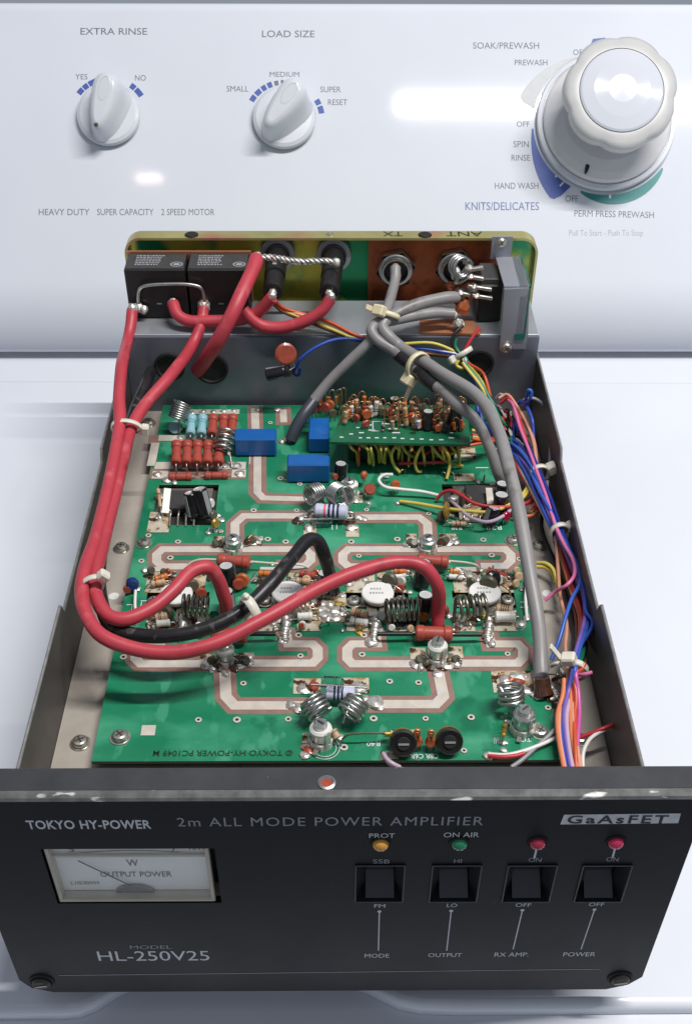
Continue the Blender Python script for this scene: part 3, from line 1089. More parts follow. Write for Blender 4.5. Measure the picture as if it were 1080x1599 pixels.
# pale moulded rim of the clear cover: foot ledge, right post, cross rib
mb.box(((gx0 + gx1) / 2, 0.0023, mz0 + 0.0012), (gx1 - gx0, 0.0042, 0.0016), 'dial_rim', 0.0004)
mb.box((gx1 - 0.0008, 0.0023, (mz0 + mz1) / 2 + 0.001), (0.0014, 0.0042, mz1 - mz0 - 0.0016), 'dial_rim', 0.0004)
mb.box((gx0 + 0.0008, 0.0023, (mz0 + mz1) / 2 + 0.001), (0.0014, 0.0042, mz1 - mz0 - 0.0016), 'dial_rim', 0.0004)
put('cover_rim', mb, meter)
mb = MB()
mb.box(((gx0 + gx1) / 2, 0.0014, (mz0 + mz1) / 2), (gx1 - gx0 - 0.0032, 0.0010, mz1 - mz0 - 0.0006), 'thin_pane')
put('window_pane', mb, meter)
mb = MB()
zr = PY(200, 1336, 0.0025).z
mb.box(((gx0 + gx1) / 2, 0.0028, zr), (gx1 - gx0 - 0.0034, 0.0012, 0.0010), 'dial_rim')
put('cross_rib', mb, meter)
fy = dy - 0.0005
front_text('W', 199, 1352, 217, 1342, 'needle', yface=fy, parent=dial)
front_text('OUTPUT POWER', 158, 1369, 269, 1361, 'needle', yface=fy, parent=dial)
front_text('L10/30VH', 112, 1381, 155, 1376, 'needle', yface=fy, parent=dial)
front_text('5', 108, 1330, 117, 1322, 'needle', yface=fy, parent=dial)
front_text('7', 268, 1329, 276, 1322, 'needle', yface=fy, parent=dial)
front_text('10W', 296, 1327, 322, 1320, 'needle', yface=fy, parent=dial)
mb = MB()
pv = PY(213, 1387, fy - 0.0008)
mb.tube([PY(122, 1344, fy - 0.0012), pv], 0.00022, 'needle', 6)
put('needle', mb, meter)
mb = MB()
hub = []
pv2 = PY(212, 1390, fy)
for k in range(13):
    a = math.pi * k / 12
    hub.append(V((pv2.x + 0.0068 * math.cos(a), fy - 0.0001, pv2.z + 0.0042 * math.sin(a))))
mb.quad_box(hub, V((0, -0.0010, 0)), 'wire_dark')
put('needle_hub', mb, meter)
mb = MB()
arc = [PY(83 + (330 - 83) * k / 14, 1337 - 9 * math.sin(math.pi * k / 14) ** 0.8, fy - 0.0001) for k in range(15)]
mb.tube(arc, 0.00015, 'needle', 4)
put('scale_arc', mb, dial)
# corner screw
for sx in (1, -1):
    c = PF(967, 1527)
    M = frame(V((sx * c.x, 0.0, c.z)), (0, -1, 0), (1, 0, 0.2))
    mb = MB()
    mb.lathe([(0.0050, 0.00002), (0.0048, 0.0006), (0.0042, 0.0007), (0.0038, 0.0002), (0.0036, 0.0014), (0.0025, 0.0022), (0, 0.0024)], M, ['rubber', 'rubber', 'rubber', 'rubber', 'screw_dark', 'screw_dark'], 24)
    mb.box((0, 0, 0.0023), (0.0048, 0.0008, 0.0006), 'wire_dark', 0, M)
    put('corner_screw', mb, front)


# ================================================================ rear compartment parts
def marks(mb, M, w, rows, h, m, fill=0.8):
    """rows of print too small to read"""
    for r in range(rows):
        x = 0.0
        while x < w * (0.75 + 0.25 * random.random()):
            l = random.uniform(0.0006, 0.0018)
            mb.box((x + l / 2, -r * h, 0), (l, h * 0.55, 0.00008), m, 0, M)
            x += l + 0.0005


RLY = 0.3767
for (xa, xb, lab) in ((-0.1165, -0.0822, 'black relay at the chassis corner with print on top'), (-0.0812, -0.0469, 'black relay beside the thick red cable with print on top')):
    mb = MB()
    zt = 0.126
    mb.box(((xa + xb) / 2, (RLY + 0.3965) / 2, (zt + 0.0966) / 2), (xb - xa, 0.3965 - RLY, zt - 0.0966), 'plastic_black', 0.0006)
    mb.box(((xa + xb) / 2, (RLY + 0.3965) / 2 + 0.0002, zt + 0.0001), (xb - xa - 0.0016, 0.3965 - RLY - 0.0018, 0.0002), 'relay_top')
    o = put('relay', mb, amp, lab)
    g = MB()
    M = frame(V((xa + 0.0055, 0.3935, zt + 0.00026)), (0, 0, 1), (1, 0, 0))
    marks(g, M, 0.016, 6, 0.0022, 'ink_dim')
    M2 = frame(V((xb - 0.0052, 0.3828, zt + 0.00024)), (0, 0, 1), (1, 0, 0))
    g.lathe([(0.0036, 0), (0.0036, 0.0001), (0.0028, 0.0001), (0.0028, 0)], M2, 'ink_dim', 20, sq=0.85)
    g.lathe([(0.0020, 0), (0.0020, 0.0001), (0, 0.0001)], M2, 'ink_dim', 14, sq=0.7)
    put('printed_rating', g, o)
    g = MB()
    cx = xa + (xb - xa) * 0.52
    g.box((cx, RLY - 0.0001, 0.1055), (0.0028, 0.0004, 0.0007), 'wire_silver')
    g.box((cx + 0.009, RLY - 0.0001, 0.1000), (0.0009, 0.0004, 0.0009), 'wire_silver')
    put('terminal', g, o)
mb = MB()
mb.box((-0.0817, 0.3975, 0.1120), (0.0712, 0.0014, 0.0305), 'copper_bright')
put('relay_backing', mb, amp)

# fuse holders through the rear panel
for (px, py, ex, ey, lab) in ((432, 407, 426, 456, 'black fuse holder nearer the relays'), (520, 408, 514, 457, 'black fuse holder between relay side and copper sheet')):
    c = PY(px, py, 0.400)
    e = PZ(ex, ey, c.z)
    ax = (e - c).normalized()
    M = frame(c - ax * 0.008, ax)
    L_ = (e - c).length + 0.008
    mb = MB()
    mb.lathe([(0.0100, -0.002), (0.0100, 0.0012), (0.0074, 0.0014), (0.0074, 0.0040), (0.0062, 0.0042)], M, ['bracket_grey', 'bracket_grey', 'plastic_black', 'plastic_black'], 32)
    mb.lathe([(0.0062, 0.003), (0.0060, L_ * 0.62), (0.0056, L_ * 0.64), (0.0056, L_ - 0.0006), (0.0048, L_), (0.0022, L_), (0.0, L_ - 0.0006)], M, 'plastic_black', 28)
    f = put('fuse_holder', mb, amp, lab)
    g = MB()
    g.lathe([(0.0022, L_ - 0.001), (0.0021, L_ + 0.0012), (0.001, L_ + 0.0024), (0, L_ + 0.0026)], M, 'solder', 12, jag=0.3)
    g.box((0.0, 0.0062, L_ * 0.50), (0.0026, 0.0014, 0.006), 'lead', 0.0003, M)
    put('solder_lug', g, f)

# braided link over the fuse holders
a, b = PY(402, 403, 0.377), PY(524, 410, 0.377)
for k in range(3):
    mb = MB()
    pts = []
    for i in range(61):
        t = i / 60
        p = a.lerp(b, t) + V((0, 0, 0.0006 * math.sin(t * 9)))
        ang = t * 34 + k * 2.094
        rr = 0.0012 * (1 - 0.35 * t)
        pts.append(p + V((0, math.cos(ang), math.sin(ang))) * rr)
    mb.tube(pts, 0.00095, 'solder' if k else 'wire_silver', 6)
    if k == 0:
        braid = put('braided_wire', mb, amp, 'bright tinned braid joining the two fuse holders')
    else:
        put('strand', mb, braid)
mb = MB()
mb.lathe([(0.0001, -0.002), (0.0022, -0.001), (0.0026, 0.001), (0.0015, 0.003), (0, 0.0034)], frame(b, (0.3, -1, 0.1)), 'solder', 12, jag=0.3)
put('solder_joint', mb, braid)


def hexnut(mb, c, ax, r, h, rot=0.2):
    M = frame(c, ax)
    vs = [M @ V((r * math.cos(rot + k * math.pi / 3), r * math.sin(rot + k * math.pi / 3), z)) for z in (0, h) for k in range(6)]
    mb.add(vs, [(5, 4, 3, 2, 1, 0)] + [(k, (k + 1) % 6, 6 + (k + 1) % 6, 6 + k) for k in range(6)], 'wire_silver')
    mb.lathe([(r * 0.86, h * 1.0), (r * 0.80, h * 1.10), (r * 0.72, h * 1.12), (r * 0.70, h * 1.5), (r * 0.62, h * 1.5), (r * 0.60, h * 0.8), (0, h * 0.8)], M, ['wire_silver', 'wire_silver', 'wire_dark', 'wire_silver', 'wire_dark', 'plastic_black'], 26)


for (px, py, lab) in ((617, 416, 'coax socket with hexagonal nut feeding the grey cable'), (709, 414, 'coax socket with hexagonal nut behind the small spring coil')):
    c = PY(px, py, 0.4095)
    mb = MB()
    hexnut(mb, c, (0, -1, -0.02), 0.0116, 0.0052)
    s = put('coax_socket', mb, amp, lab)
    g = MB()
    g.lathe([(0.0030, 0.003), (0.0028, 0.012), (0.0014, 0.013), (0.0012, 0.018), (0, 0.0185)], frame(c, (0, -1, -0.1)), ['ceramic', 'lead', 'lead', 'solder'], 14)
    put('centre_pin', g, s)


def helix(c, ax, r, length, turns, seg=18, x=None, phase=0.0):
    M = frame(c, ax, x)
    n = int(turns * seg)
    return [M @ V((r * math.cos(phase + 2 * math.pi * i / seg), r * math.sin(phase + 2 * math.pi * i / seg), -length / 2 + length * i / n)) for i in range(n + 1)]


mb = MB()
mb.tube(helix(PY(718, 416, 0.385), (0.45, -1, 0.15), 0.0052, 0.0085, 3.2), 0.0011, 'wire_silver', 8)
put('coil', mb, amp, 'small shiny spring coil in front of the coax socket')

# antenna relay at the end of the shelf: black body, contacts, grey bracket, clear cover
mb = MB()
bx0, bx1 = PY(748, 455, 0.372).x, PY(786, 455, 0.372).x
mb.box(((bx0 + bx1) / 2, 0.3845, 0.1080), (bx1 - bx0, 0.026, 0.0225), 'plastic_black', 0.0008)
mb.box(((bx0 + bx1) / 2 - 0.001, 0.383, 0.1205), (bx1 - bx0 - 0.004, 0.020, 0.0040), 'relay_top', 0.0006)
ant = put('antenna_relay', mb, amp, 'black relay with bare contacts under a grey bracket and clear cover')
for (x, y, dx) in ((740, 420, 0.010), (742, 433, 0.009), (748, 449, 0.014), (752, 463, 0.012), (726, 459, 0.006)):
    g = MB()
    p = PY(x, y, 0.370)
    g.box((0, 0, 0), (dx, 0.0025, 0.0022), 'lead', 0.0004, T(p) @ Matrix.Rotation(random.uniform(-0.3, 0.3), 4, 'Y'))
    g.lathe([(0.0018, -0.0012), (0.0024, 0), (0.0012, 0.0014), (0, 0.0018)], T(p + V((-0.003, 0, 0.0008))), 'solder', 10, jag=0.35)
    put('contact', g, ant)
BRY = 0.3548
q = [PY(x, y, BRY) for x, y in ((787, 452), (826, 450), (824, 521), (820, 545), (779, 545), (784, 500))]
zt = q[0].z
mb = MB()
mb.quad_box(q, V((0, 0.0012, 0)), 'bracket_grey')
mb.quad_box([V((q[0].x, BRY + 0.0012, zt)), V((q[1].x, BRY + 0.0012, zt)), V((q[1].x - 0.001, 0.392, zt)), V((q[0].x - 0.001, 0.392, zt))], V((0, 0, 0.0012)), 'bracket_grey')
mb.quad_box([V((q[0].x - 0.004, 0.392, zt)), V((q[1].x - 0.006, 0.392, zt)), V((q[1].x - 0.006, 0.392, zt + 0.013)), V((q[0].x - 0.004, 0.392, zt + 0.013))], V((0, 0.0012, 0)), 'bracket_grey')
put('bracket', mb, ant, 'bent grey metal bracket screwed to the partition')
cx = PY(829, 452, BRY).x
mb = MB()
mb.box((cx - 0.0016, 0.3745, 0.1105), (0.0014, 0.0375, 0.0300), 'acrylic')
mb.box((cx - 0.0040, BRY + 0.0006, 0.1085), (0.0034, 0.0012, 0.0250), 'acrylic')
mb.box((cx - 0.0040, 0.3745, 0.1262), (0.0045, 0.0375, 0.0008), 'acrylic')
cover = put('clear_cover', mb, ant)
mb = MB()
mb.box((cx - 0.0007, 0.3740, 0.1265), (0.0007, 0.0370, 0.0007), 'acrylic_edge')
mb.box((cx - 0.0007, BRY - 0.0002, 0.1105), (0.0008, 0.0006, 0.0300), 'acrylic_edge')
mb.box((cx - 0.0036, BRY - 0.0001, 0.0965), (0.0050, 0.0006, 0.0040), 'acrylic_edge')
put('cover_edge', mb, ant)


def screw_mesh(mb):
    mb.lathe([(0.0044, 0), (0.0045, 0.0002), (0.0045, 0.0004), (0.0036, 0.0005)], Matrix(), 'screw_steel', 20)
    mb.lathe([(0.0034, 0.0003), (0.0036, 0.0008), (0.0035, 0.0018), (0.0029, 0.0025), (0.0020, 0.0028), (0.0, 0.0029)], Matrix(), 'screw_steel', 20)
    mb.box((0, 0, 0.00265), (0.0036, 0.0007, 0.0006), 'screw_dark')
    mb.box((0, 0, 0.00266), (0.0007, 0.0036, 0.0006), 'screw_dark')


def screw(p, ax, parent, s=1.0, rot=0.5, label=None):
    M = frame(p, ax) @ Matrix.Rotation(rot, 4, 'Z') @ Matrix.Scale(s, 4)
    return inst('screw', screw_mesh, 'screw', parent, M, label)


screw(PY(790, 542, BRY - 0.0001), (0, -1, 0), ant, 0.8)
p = PY(782, 378, 0.3915)
screw(p, (0, -1, 0), ant, 0.7)
# copper flat and flux-brown joints on the shelf
mb = MB()
q = [PZ(x, y, SHELF + 0.0009) for x, y in ((655, 503), (735, 500), (752, 518), (748, 524), (655, 522))]
mb.quad_box(q, V((0, 0, 0.0012)), 'copper_bright')
put('copper_strip', mb, amp)
for (x, y, yy, r, m) in ((716, 462, 0.372, 0.0052, 'flux_brown'), (722, 480, 0.368, 0.0045, 'copper'), (716, 506, 0.360, 0.0034, 'solder'), (707, 492, 0.362, 0.0024, 'solder'), (738, 452, 0.374, 0.0030, 'solder'), (703, 447, 0.385, 0.0026, 'copper')):
    mb = MB()
    mb.lathe([(0.0, -r), (r * 0.7, -r * 0.7), (r, 0), (r * 0.75, r * 0.65), (0, r)], frame(PY(x, y, yy), (0.2, -0.6, 0.7)), m, 12, jag=0.35)
    put('solder_joint', mb, ant)

# loop of bare wire bridging the relay terminals
RW = RLY - 0.0035
mb = MB()
pts = [PY(x, y, RW) for x, y in ((217, 478), (216, 462), (219, 450), (228, 446), (262, 443.5), (298, 444.5), (313, 449), (318, 458), (319, 478))]
mb.tube(smooth_path(pts, 5), 0.00095, 'wire_silver', 8)
put('jumper_wire', mb, amp, 'bare wire bridge across the relay terminals')
for (x, y, r) in ((216, 480, 0.0030), (270, 473, 0.0028), (318, 479, 0.0038), (224, 484, 0.0028)):
    mb = MB()
    mb.lathe([(0, -r * .6), (r * 0.8, -r * 0.4), (r, r * 0.3), (r * 0.6, r), (0, r * 1.2)], frame(PY(x, y, RW + 0.001), (0.1, -0.5, 0.6)), 'solder', 12, jag=0.3)
    put('solder_joint', mb, amp)
# loose capacitor hanging at the partition
c = PY(446, 553, PART_Y - 0.010)
mb = MB()
mb.lathe([(0, -0.0012), (0.0050, -0.0013), (0.0062, -0.0006), (0.0062, 0.0006), (0.0050, 0.0013), (0, 0.0012)], frame(c, (0.25, -1, 0.45)), 'rust_disc', 24)
mb.tube([c + V((0.003, 0, -0.004)), PY(462, 575, PART_Y - 0.011)], 0.0004, 'lead', 6)
put('disc_capacitor', mb, amp, 'rust-coloured disc capacitor hanging in front of the partition')
a, b = PY(416, 585, PART_Y - 0.012), PY(452, 578, PART_Y - 0.013)
mb = MB()
M = frame(a, b - a)
L_ = (b - a).length
mb.lathe([(0, 0), (0.0034, 0.0001), (0.0037, 0.0006), (0.0037, L_ - 0.003), (0.0033, L_ - 0.0024), (0.0037, L_ - 0.0016), (0.0036, L_), (0, L_)], M, ['cap_black', 'cap_black', 'cap_black', 'cap_black', 'cap_black', 'cap_black', 'rubber'], 20)
mb.tube([b, PY(462, 572, PART_Y - 0.011), PY(466, 565, PART_Y - 0.011)], 0.0004, 'lead', 6)
mb.box((0, 0.0036, L_ * 0.45), (0.0014, 0.0004, L_ * 0.8), 'stripe_grey', 0, M)
put('electrolytic_capacitor', mb, amp, 'small black capacitor hanging in front of the partition')
mb = MB()
mb.tube(smooth_path([PY(462, 572, PART_Y - 0.010), PY(458, 583, PART_Y - 0.010), PY(466, 586, PART_Y - 0.011), PY(468, 574, PART_Y - 0.012)]), 0.0009, 'pvc_navy', 6)
put('wire', mb, amp)


# ================================================================ main circuit board
bl, br_ = -0.0997, 0.0949
by0, by1 = 0.0808, 0.3530


def brect(x0, y0, x1, y1):
    """picture rectangle -> board rectangle (x0, y0, x1, y1)"""
    ym = (y0 + y1) / 2
    return (B(x0, ym).x, B((x0 + x1) / 2, y1).y, B(x1, ym).x, B((x0 + x1) / 2, y0).y)


TRX = [(277, 938), (450, 936), (589, 937), (755, 936)]       # the four power transistors
cut = [brect(243, 757, 338, 820), brect(692, 756, 800, 808)]
for (x, y) in TRX:
    c = B(x, y)
    cut.append((c.x - 0.0150, c.y - 0.0062, c.x + 0.0150, c.y + 0.0062))
top, side = slab_with_holes(bl, br_, by0, by1, cut, ZB - 0.0016, ZB, None)
mb = MB()
for q in top:
    mb.add([V(p) for p in q], [(0, 1, 2, 3)], 'pcb_green')
for q in side:
    mb.add([V(p) for p in q], [(0, 1, 2, 3)], 'pcb_edge')
board = put('circuit_board', mb, amp, 'large green circuit board with wide tinned tracks')
for x0, y0, x1, y1 in cut[:2]:
    mb = MB()
    mb.box(((x0 + x1) / 2, (y0 + y1) / 2, FLOOR + 0.001), (x1 - x0 + 0.004, y1 - y0 + 0.004, 0.002), 'wall_dark')
    put('mounting_pad', mb, board)
for x0, y0, x1, y1 in cut[2:]:
    mb = MB()
    mb.box(((x0 + x1) / 2, (y0 + y1) / 2, FLOOR + 0.0012), (x1 - x0 + 0.004, y1 - y0 + 0.004, 0.0024), 'wall_dark')
    put('mounting_pad', mb, board)


# ---------------------------------------------------------------- tracks
def ribbon(pts, w, z, m):
    P = [V((p.x, p.y, 0)) for p in pts]
    n = len(P)
    Lp, Rp = [], []
    for i in range(n):
        d1 = (P[i] - P[i - 1]).normalized() if i else (P[1] - P[0]).normalized()
        d2 = (P[i + 1] - P[i]).normalized() if i < n - 1 else d1
        n1, n2 = V((-d1.y, d1.x, 0)), V((-d2.y, d2.x, 0))
        k = (n1 + n2)
        k = k / max(0.35, k.dot(n1))
        Lp.append(P[i] + k * w / 2)
        Rp.append(P[i] - k * w / 2)
    vs = [V((p.x, p.y, z)) for p in Lp + Rp]
    mb = MB()
    mb.add(vs, [(i + n, i + n + 1, i + 1, i) for i in range(n - 1)], m)
    return mb


def track(px, w=0.0046, gap=0.0025):
    pts = [B(x, y) for x, y in px]
    ext = [pts[0] + (pts[0] - pts[1]).normalized() * gap] + pts[1:-1] + [pts[-1] + (pts[-1] - pts[-2]).normalized() * gap]
    put('bare_gap', ribbon(ext, w + 2 * gap, ZB + 0.00010, 'bare_laminate'), board)
    put('track', ribbon(pts, w, ZB + 0.00022, 'tin'), board)


track([(367, 843), (367, 818), (381, 806), (496, 806)])
track([(535, 808), (654, 808), (667, 818), (668, 843)])
track([(402, 700), (402, 769), (411, 778), (486, 780)], 0.0042, 0.0028)
track([(398, 638), (399, 672)], 0.0046, 0.0022)
track([(442, 640), (443, 660)], 0.0040, 0.0026)
for (c0, l0, r0) in ((365, 240, 490), (668, 530, 802)):
    track([(c0 - 14, 858), (l0 + 14, 858), (l0 + 5, 866), (l0 + 5, 877), (l0 + 14, 885), (l0 + 52, 885)])
    track([(c0 + 14, 858), (r0 - 14, 858), (r0 - 5, 866), (r0 - 5, 876), (r0 - 14, 884), (r0 - 52, 884)])
for (c0, l0, r0, ls, rs) in ((353, 206, 502, 250, 450), (681, 536, 822, 588, 766)):
    track([(c0 - 16, 1037), (l0 + 14, 1037), (l0 + 6, 1029), (l0 + 6, 1014), (l0 + 14, 1006), (ls, 1006), (ls - 2, 990)])
    track([(c0 + 16, 1036), (r0 - 14, 1036), (r0 - 6, 1028), (r0 - 6, 1014), (r0 - 14, 1006), (rs, 1006), (rs - 4, 988)])
track([(351, 1050), (353, 1088), (366, 1102), (476, 1102)], 0.0050)
track([(576, 1100), (680, 1100), (692, 1088), (683, 1045)], 0.0050)


def pad(x0, y0, x1, y1, m='flux_pad', z=0.00030, name='pad'):
    a = brect(x0, y0, x1, y1)
    mb = MB()
    mb.add([V((a[0], a[1], ZB + z)), V((a[2], a[1], ZB + z)), V((a[2], a[3], ZB + z)), V((a[0], a[3], ZB + z))], [(0, 1, 2, 3)], m)
    return put(name, mb, board)


for r in ((232, 800, 266, 832), (458, 1060, 501, 1084), (534, 1059, 576, 1083), (540, 822, 560, 839), (474, 822, 494, 836), (546, 774, 566, 786),
          (334, 838, 350, 850), (384, 838, 410, 850), (634, 834, 650, 848), (686, 834, 712, 848), (312, 1022, 337, 1040), (371, 1020, 396, 1034), (640, 1012, 664, 1030), (700, 1010, 722, 1028),
          (768, 1048, 842, 1082), (472, 1146, 490, 1172), (610, 1140, 648, 1148), (594, 1174, 622, 1186), (708, 740, 740, 752), (716, 788, 752, 816), (704, 700, 742, 716)):
    pad(*r)
for r in ((248, 680, 352, 689), (242, 722, 384, 733), (284, 640, 374, 647), (233, 692, 246, 728), (362, 734, 384, 746), (238, 736, 262, 748)):
    pad(*r, m='tin')
for r in ((234, 732, 384, 748), (232, 680, 252, 692)):
    pad(*r, m='bare_laminate', z=0.00014)
pad(221, 1133, 243, 1149, 'tin')
for i, (x, y) in enumerate(TRX):
    for (dx0, y0, dx1, y1) in ((-48, 893, -4, 926), (0, 895, 44, 926), (-48, 958, -14, 986), (14, 958, 50, 986)):
        pad(x + dx0, y0, x + dx1, y1)
    pad(x - 44, 886, x - 12, 894, 'tin')
pad(494, 925, 540, 960, 'flux_pad')
pad(488, 955, 545, 972, 'bare_laminate', 0.00026)


# ---------------------------------------------------------------- small repeats
def via(mb):
    mb.lathe([(0.0017, 0), (0.0016, 0.0002), (0.0008, 0.0002), (0.0007, 0.0)], Matrix(), 'tin', 14)
    mb.lathe([(0.0008, 0.00012), (0, 0.00012)], Matrix(), 'rubber', 10)


for (x, y) in ((278, 846), (221, 876), (193, 1026), (466, 992), (380, 1067), (754, 843), (810, 873), (653, 1066), (568, 992), (565, 1022), (792, 1021), (767, 867), (560, 868), (469, 1024), (266, 871),
               (370, 1124), (450, 1123), (583, 1122), (664, 1122), (537, 1167), (855, 1105), (724, 1172), (396, 797), (463, 797), (438, 747), (572, 796), (669, 802), (468, 756), (422, 660),
               (232, 836), (310, 1124), (735, 1120), (608, 1064), (548, 846), (446, 846), (700, 804), (620, 842), (418, 842)):
    inst('via', via, 'via', board, T(B(x, y, 0.0003)) @ Matrix.Scale(random.uniform(0.8, 1.05), 4))

BLOBS = []
for k in range(5):
    def blob(mb, k=k):
        random.seed(100 + k)
        n, prof = 12, [(0.00165, -0.0001), (0.0017, 0.0004), (0.0013, 0.0010), (0.0007, 0.0014), (0, 0.0015)]
        mb.lathe(prof, Matrix(), 'solder', n, jag=0.45, sq=0.8 + 0.1 * k)
    BLOBS.append(blob)


def solder(x, y, s=1.0, h=0.0003, sx=1.0):
    k = random.randrange(5)
    inst('blob%d' % k, BLOBS[k], 'solder_joint', board, T(B(x, y, h)) @ Matrix.Rotation(random.uniform(0, 6), 4, 'Z') @ Matrix.Diagonal((s * sx * random.uniform(0.8, 1.25), s * random.uniform(0.8, 1.1), s * random.uniform(0.45, 0.75), 1)))


for (x, y, s) in ((281, 683, 1.2), (297, 684, 1.2), (313, 684, 1.3), (329, 683, 1.2), (345, 684, 1.0), (270, 729, 1.3), (288, 730, 1.4), (307, 729, 1.2), (322, 730, 1.5), (340, 729, 1.3), (352, 729, 1.2), (368, 728, 1.8), (374, 740, 2.0),
                  (246, 741, 1.7), (260, 750, 1.9), (300, 644, 1.1), (317, 643, 1.2), (333, 643, 1.2), (349, 642, 1.2), (365, 641, 1.1), (250, 806, 1.8), (262, 796, 1.4), (340, 805, 1.0), (346, 812, 1.0), (344, 830, 0.9), (325, 832, 0.9),
                  (470, 811, 2.0), (478, 806, 1.7), (482, 824, 1.7), (548, 824, 1.9), (557, 808, 1.8), (566, 810, 1.5), (556, 780, 1.7), (575, 786, 1.2), (339, 850, 1.5), (396, 847, 1.7), (404, 842, 1.3), (638, 849, 1.5), (700, 846, 1.8), (708, 842, 1.3),
                  (322, 1038, 1.9), (332, 1043, 1.6), (376, 1038, 2.1), (390, 1036, 1.8), (648, 1038, 1.8), (656, 1042, 1.8), (712, 1036, 2.0), (698, 1040, 1.6), (683, 1052, 1.7), (352, 1053, 1.4),
                  (455, 1102, 2.0), (466, 1106, 1.7), (584, 1098, 2.3), (592, 1104, 1.6), (474, 1076, 2.0), (560, 1074, 2.0), (570, 1092, 1.4), (788, 1062, 2.0), (806, 1058, 2.2), (850, 1076, 2.4), (862, 1072, 2.0), (838, 1084, 2.0), (868, 1086, 1.6), (822, 1080, 1.8),
                  (480, 1166, 1.8), (476, 1180, 1.3), (530, 1152, 1.5), (600, 1180, 1.5), (785, 1160, 1.3), (786, 1172, 1.0), (840, 1138, 1.6), (762, 1181, 1.5),
                  (447, 686, 1.5), (440, 690, 1.3), (454, 688, 1.2), (432, 640, 1.2), (402, 640, 1.3), (398, 690, 1.0), (572, 770, 1.1), (620, 786, 1.2), (693, 798, 1.2), (706, 806, 1.0), (696, 812, 1.2),
                  (448, 985, 2.0), (441, 1000, 1.8), (450, 968, 1.8), (588, 985, 1.9), (580, 1003, 2.0), (586, 968, 1.7), (760, 975, 1.9), (764, 995, 1.7), (768, 1006, 1.6), (758, 960, 1.5),
                  (515, 945, 2.2), (522, 955, 2.0), (508, 960, 1.9), (530, 950, 1.8), (500, 952, 1.6), (518, 935, 1.7), (540, 960, 1.4), (280, 968, 1.8), (284, 985, 1.8), (255, 965, 1.3), (682, 985, 1.8), (640, 896, 1.3), (720, 895, 1.6), (732, 898, 1.7), (812, 975, 2.0), (822, 965, 1.6), (816, 920, 1.2),
                  (215, 920, 1.2), (212, 972, 1.4), (398, 905, 1.1), (425, 880, 1.0), (352, 960, 1.7), (345, 985, 1.4), (700, 960, 1.3), (640, 978, 1.2), (560, 965, 1.4), (796, 968, 1.4), (545, 912, 1.4), (606, 912, 1.3), (570, 905, 1.2), (735, 912, 1.4), (745, 905, 1.2), (640, 925, 1.1)):
    solder(x, y, s * 0.9)

for (x, y, s) in ((225, 849, 0.95), (188, 1152, 1.0), (800, 845, 0.95), (843, 1145, 0.9)):
    screw(B(x, y), (0, 0, 1), board, s, random.random() * 1.5)
for (x, y, s) in ((190, 857, 0.95), (126, 1161, 1.0), (842, 853, 0.95), (232, 662, 1.0), (800, 663, 0.9), (906, 1156, 0.8)):
    screw(PZ(x, y, FLOOR), (0, 0, 1), floor_plate, s, random.random() * 1.5)
for (x, y) in ((178, 931), (854, 927)):
    mb = MB()
    mb.lathe([(0.0026, 0.0001), (0, 0.0001)], T(PZ(x, y, FLOOR)), 'deck_enamel' if x > 1000 else 'ceramic_white', 18)
    put('floor_hole', mb, floor_plate)


# ---------------------------------------------------------------- component builders
def resistor(a, b, r, body, bands, lead_r=0.0004, name='resistor', label=None, drop=True, bone=0.14, lead=0.003, lm='lead'):
    """axial resistor between body ends a and b, leads running on and bending down to the board"""
    a, b = V(a), V(b)
    ax = b - a
    L_ = ax.length
    d = ax.normalized()
    M = frame(a, ax)
    prof, ms = [(0.0, 0.0), (r * 0.75, 0.0), (r, L_ * 0.05), (r, L_ * 0.20), (r * (1 - bone), L_ * 0.25)], [body] * 4
    t = 0.28
    for bm in bands:
        prof += [(r * (1 - bone), L_ * t), (r * (1 - bone * 0.9), L_ * (t + 0.005)), (r * (1 - bone * 0.9), L_ * (t + 0.062)), (r * (1 - bone), L_ * (t + 0.067))]
        ms += [body, bm, bm, bm]
        t += 0.13
    prof += [(r * (1 - bone), L_ * 0.75), (r, L_ * 0.80), (r, L_ * 0.95), (r * 0.75, L_), (0, L_)]
    ms += [body] * 5
    mb = MB()
    mb.lathe(prof, M, ms, 16)
    for p, s in ((a, -1), (b, 1)):
        e = p + d * s * lead
        pts = [p - d * s * 0.0005, e]
        if drop:
            f = V((e.x, e.y, ZB + 0.0004)) + d * s * 0.0008
            pts = [p - d * s * 0.0005, p + d * s * lead * 0.6, e + V((0, 0, -0.0008)), f]
        mb.tube(smooth_path(pts, 3), lead_r, lm, 6)
    return put(name, mb, board, label)


def standing(name, px, py, prof, ms, h=0.0, tilt=(0, 0), label=None, parent=None, n=20, extra=None, z=None):
    c = B(px, py, h) if z is None else PZ(px, py, z)
    M = frame(c, V((tilt[0], tilt[1], 1)))
    mb = MB()
    mb.lathe(prof, M, ms, n)
    if extra:
        extra(mb, M)
    return put(name, mb, parent or board, label)


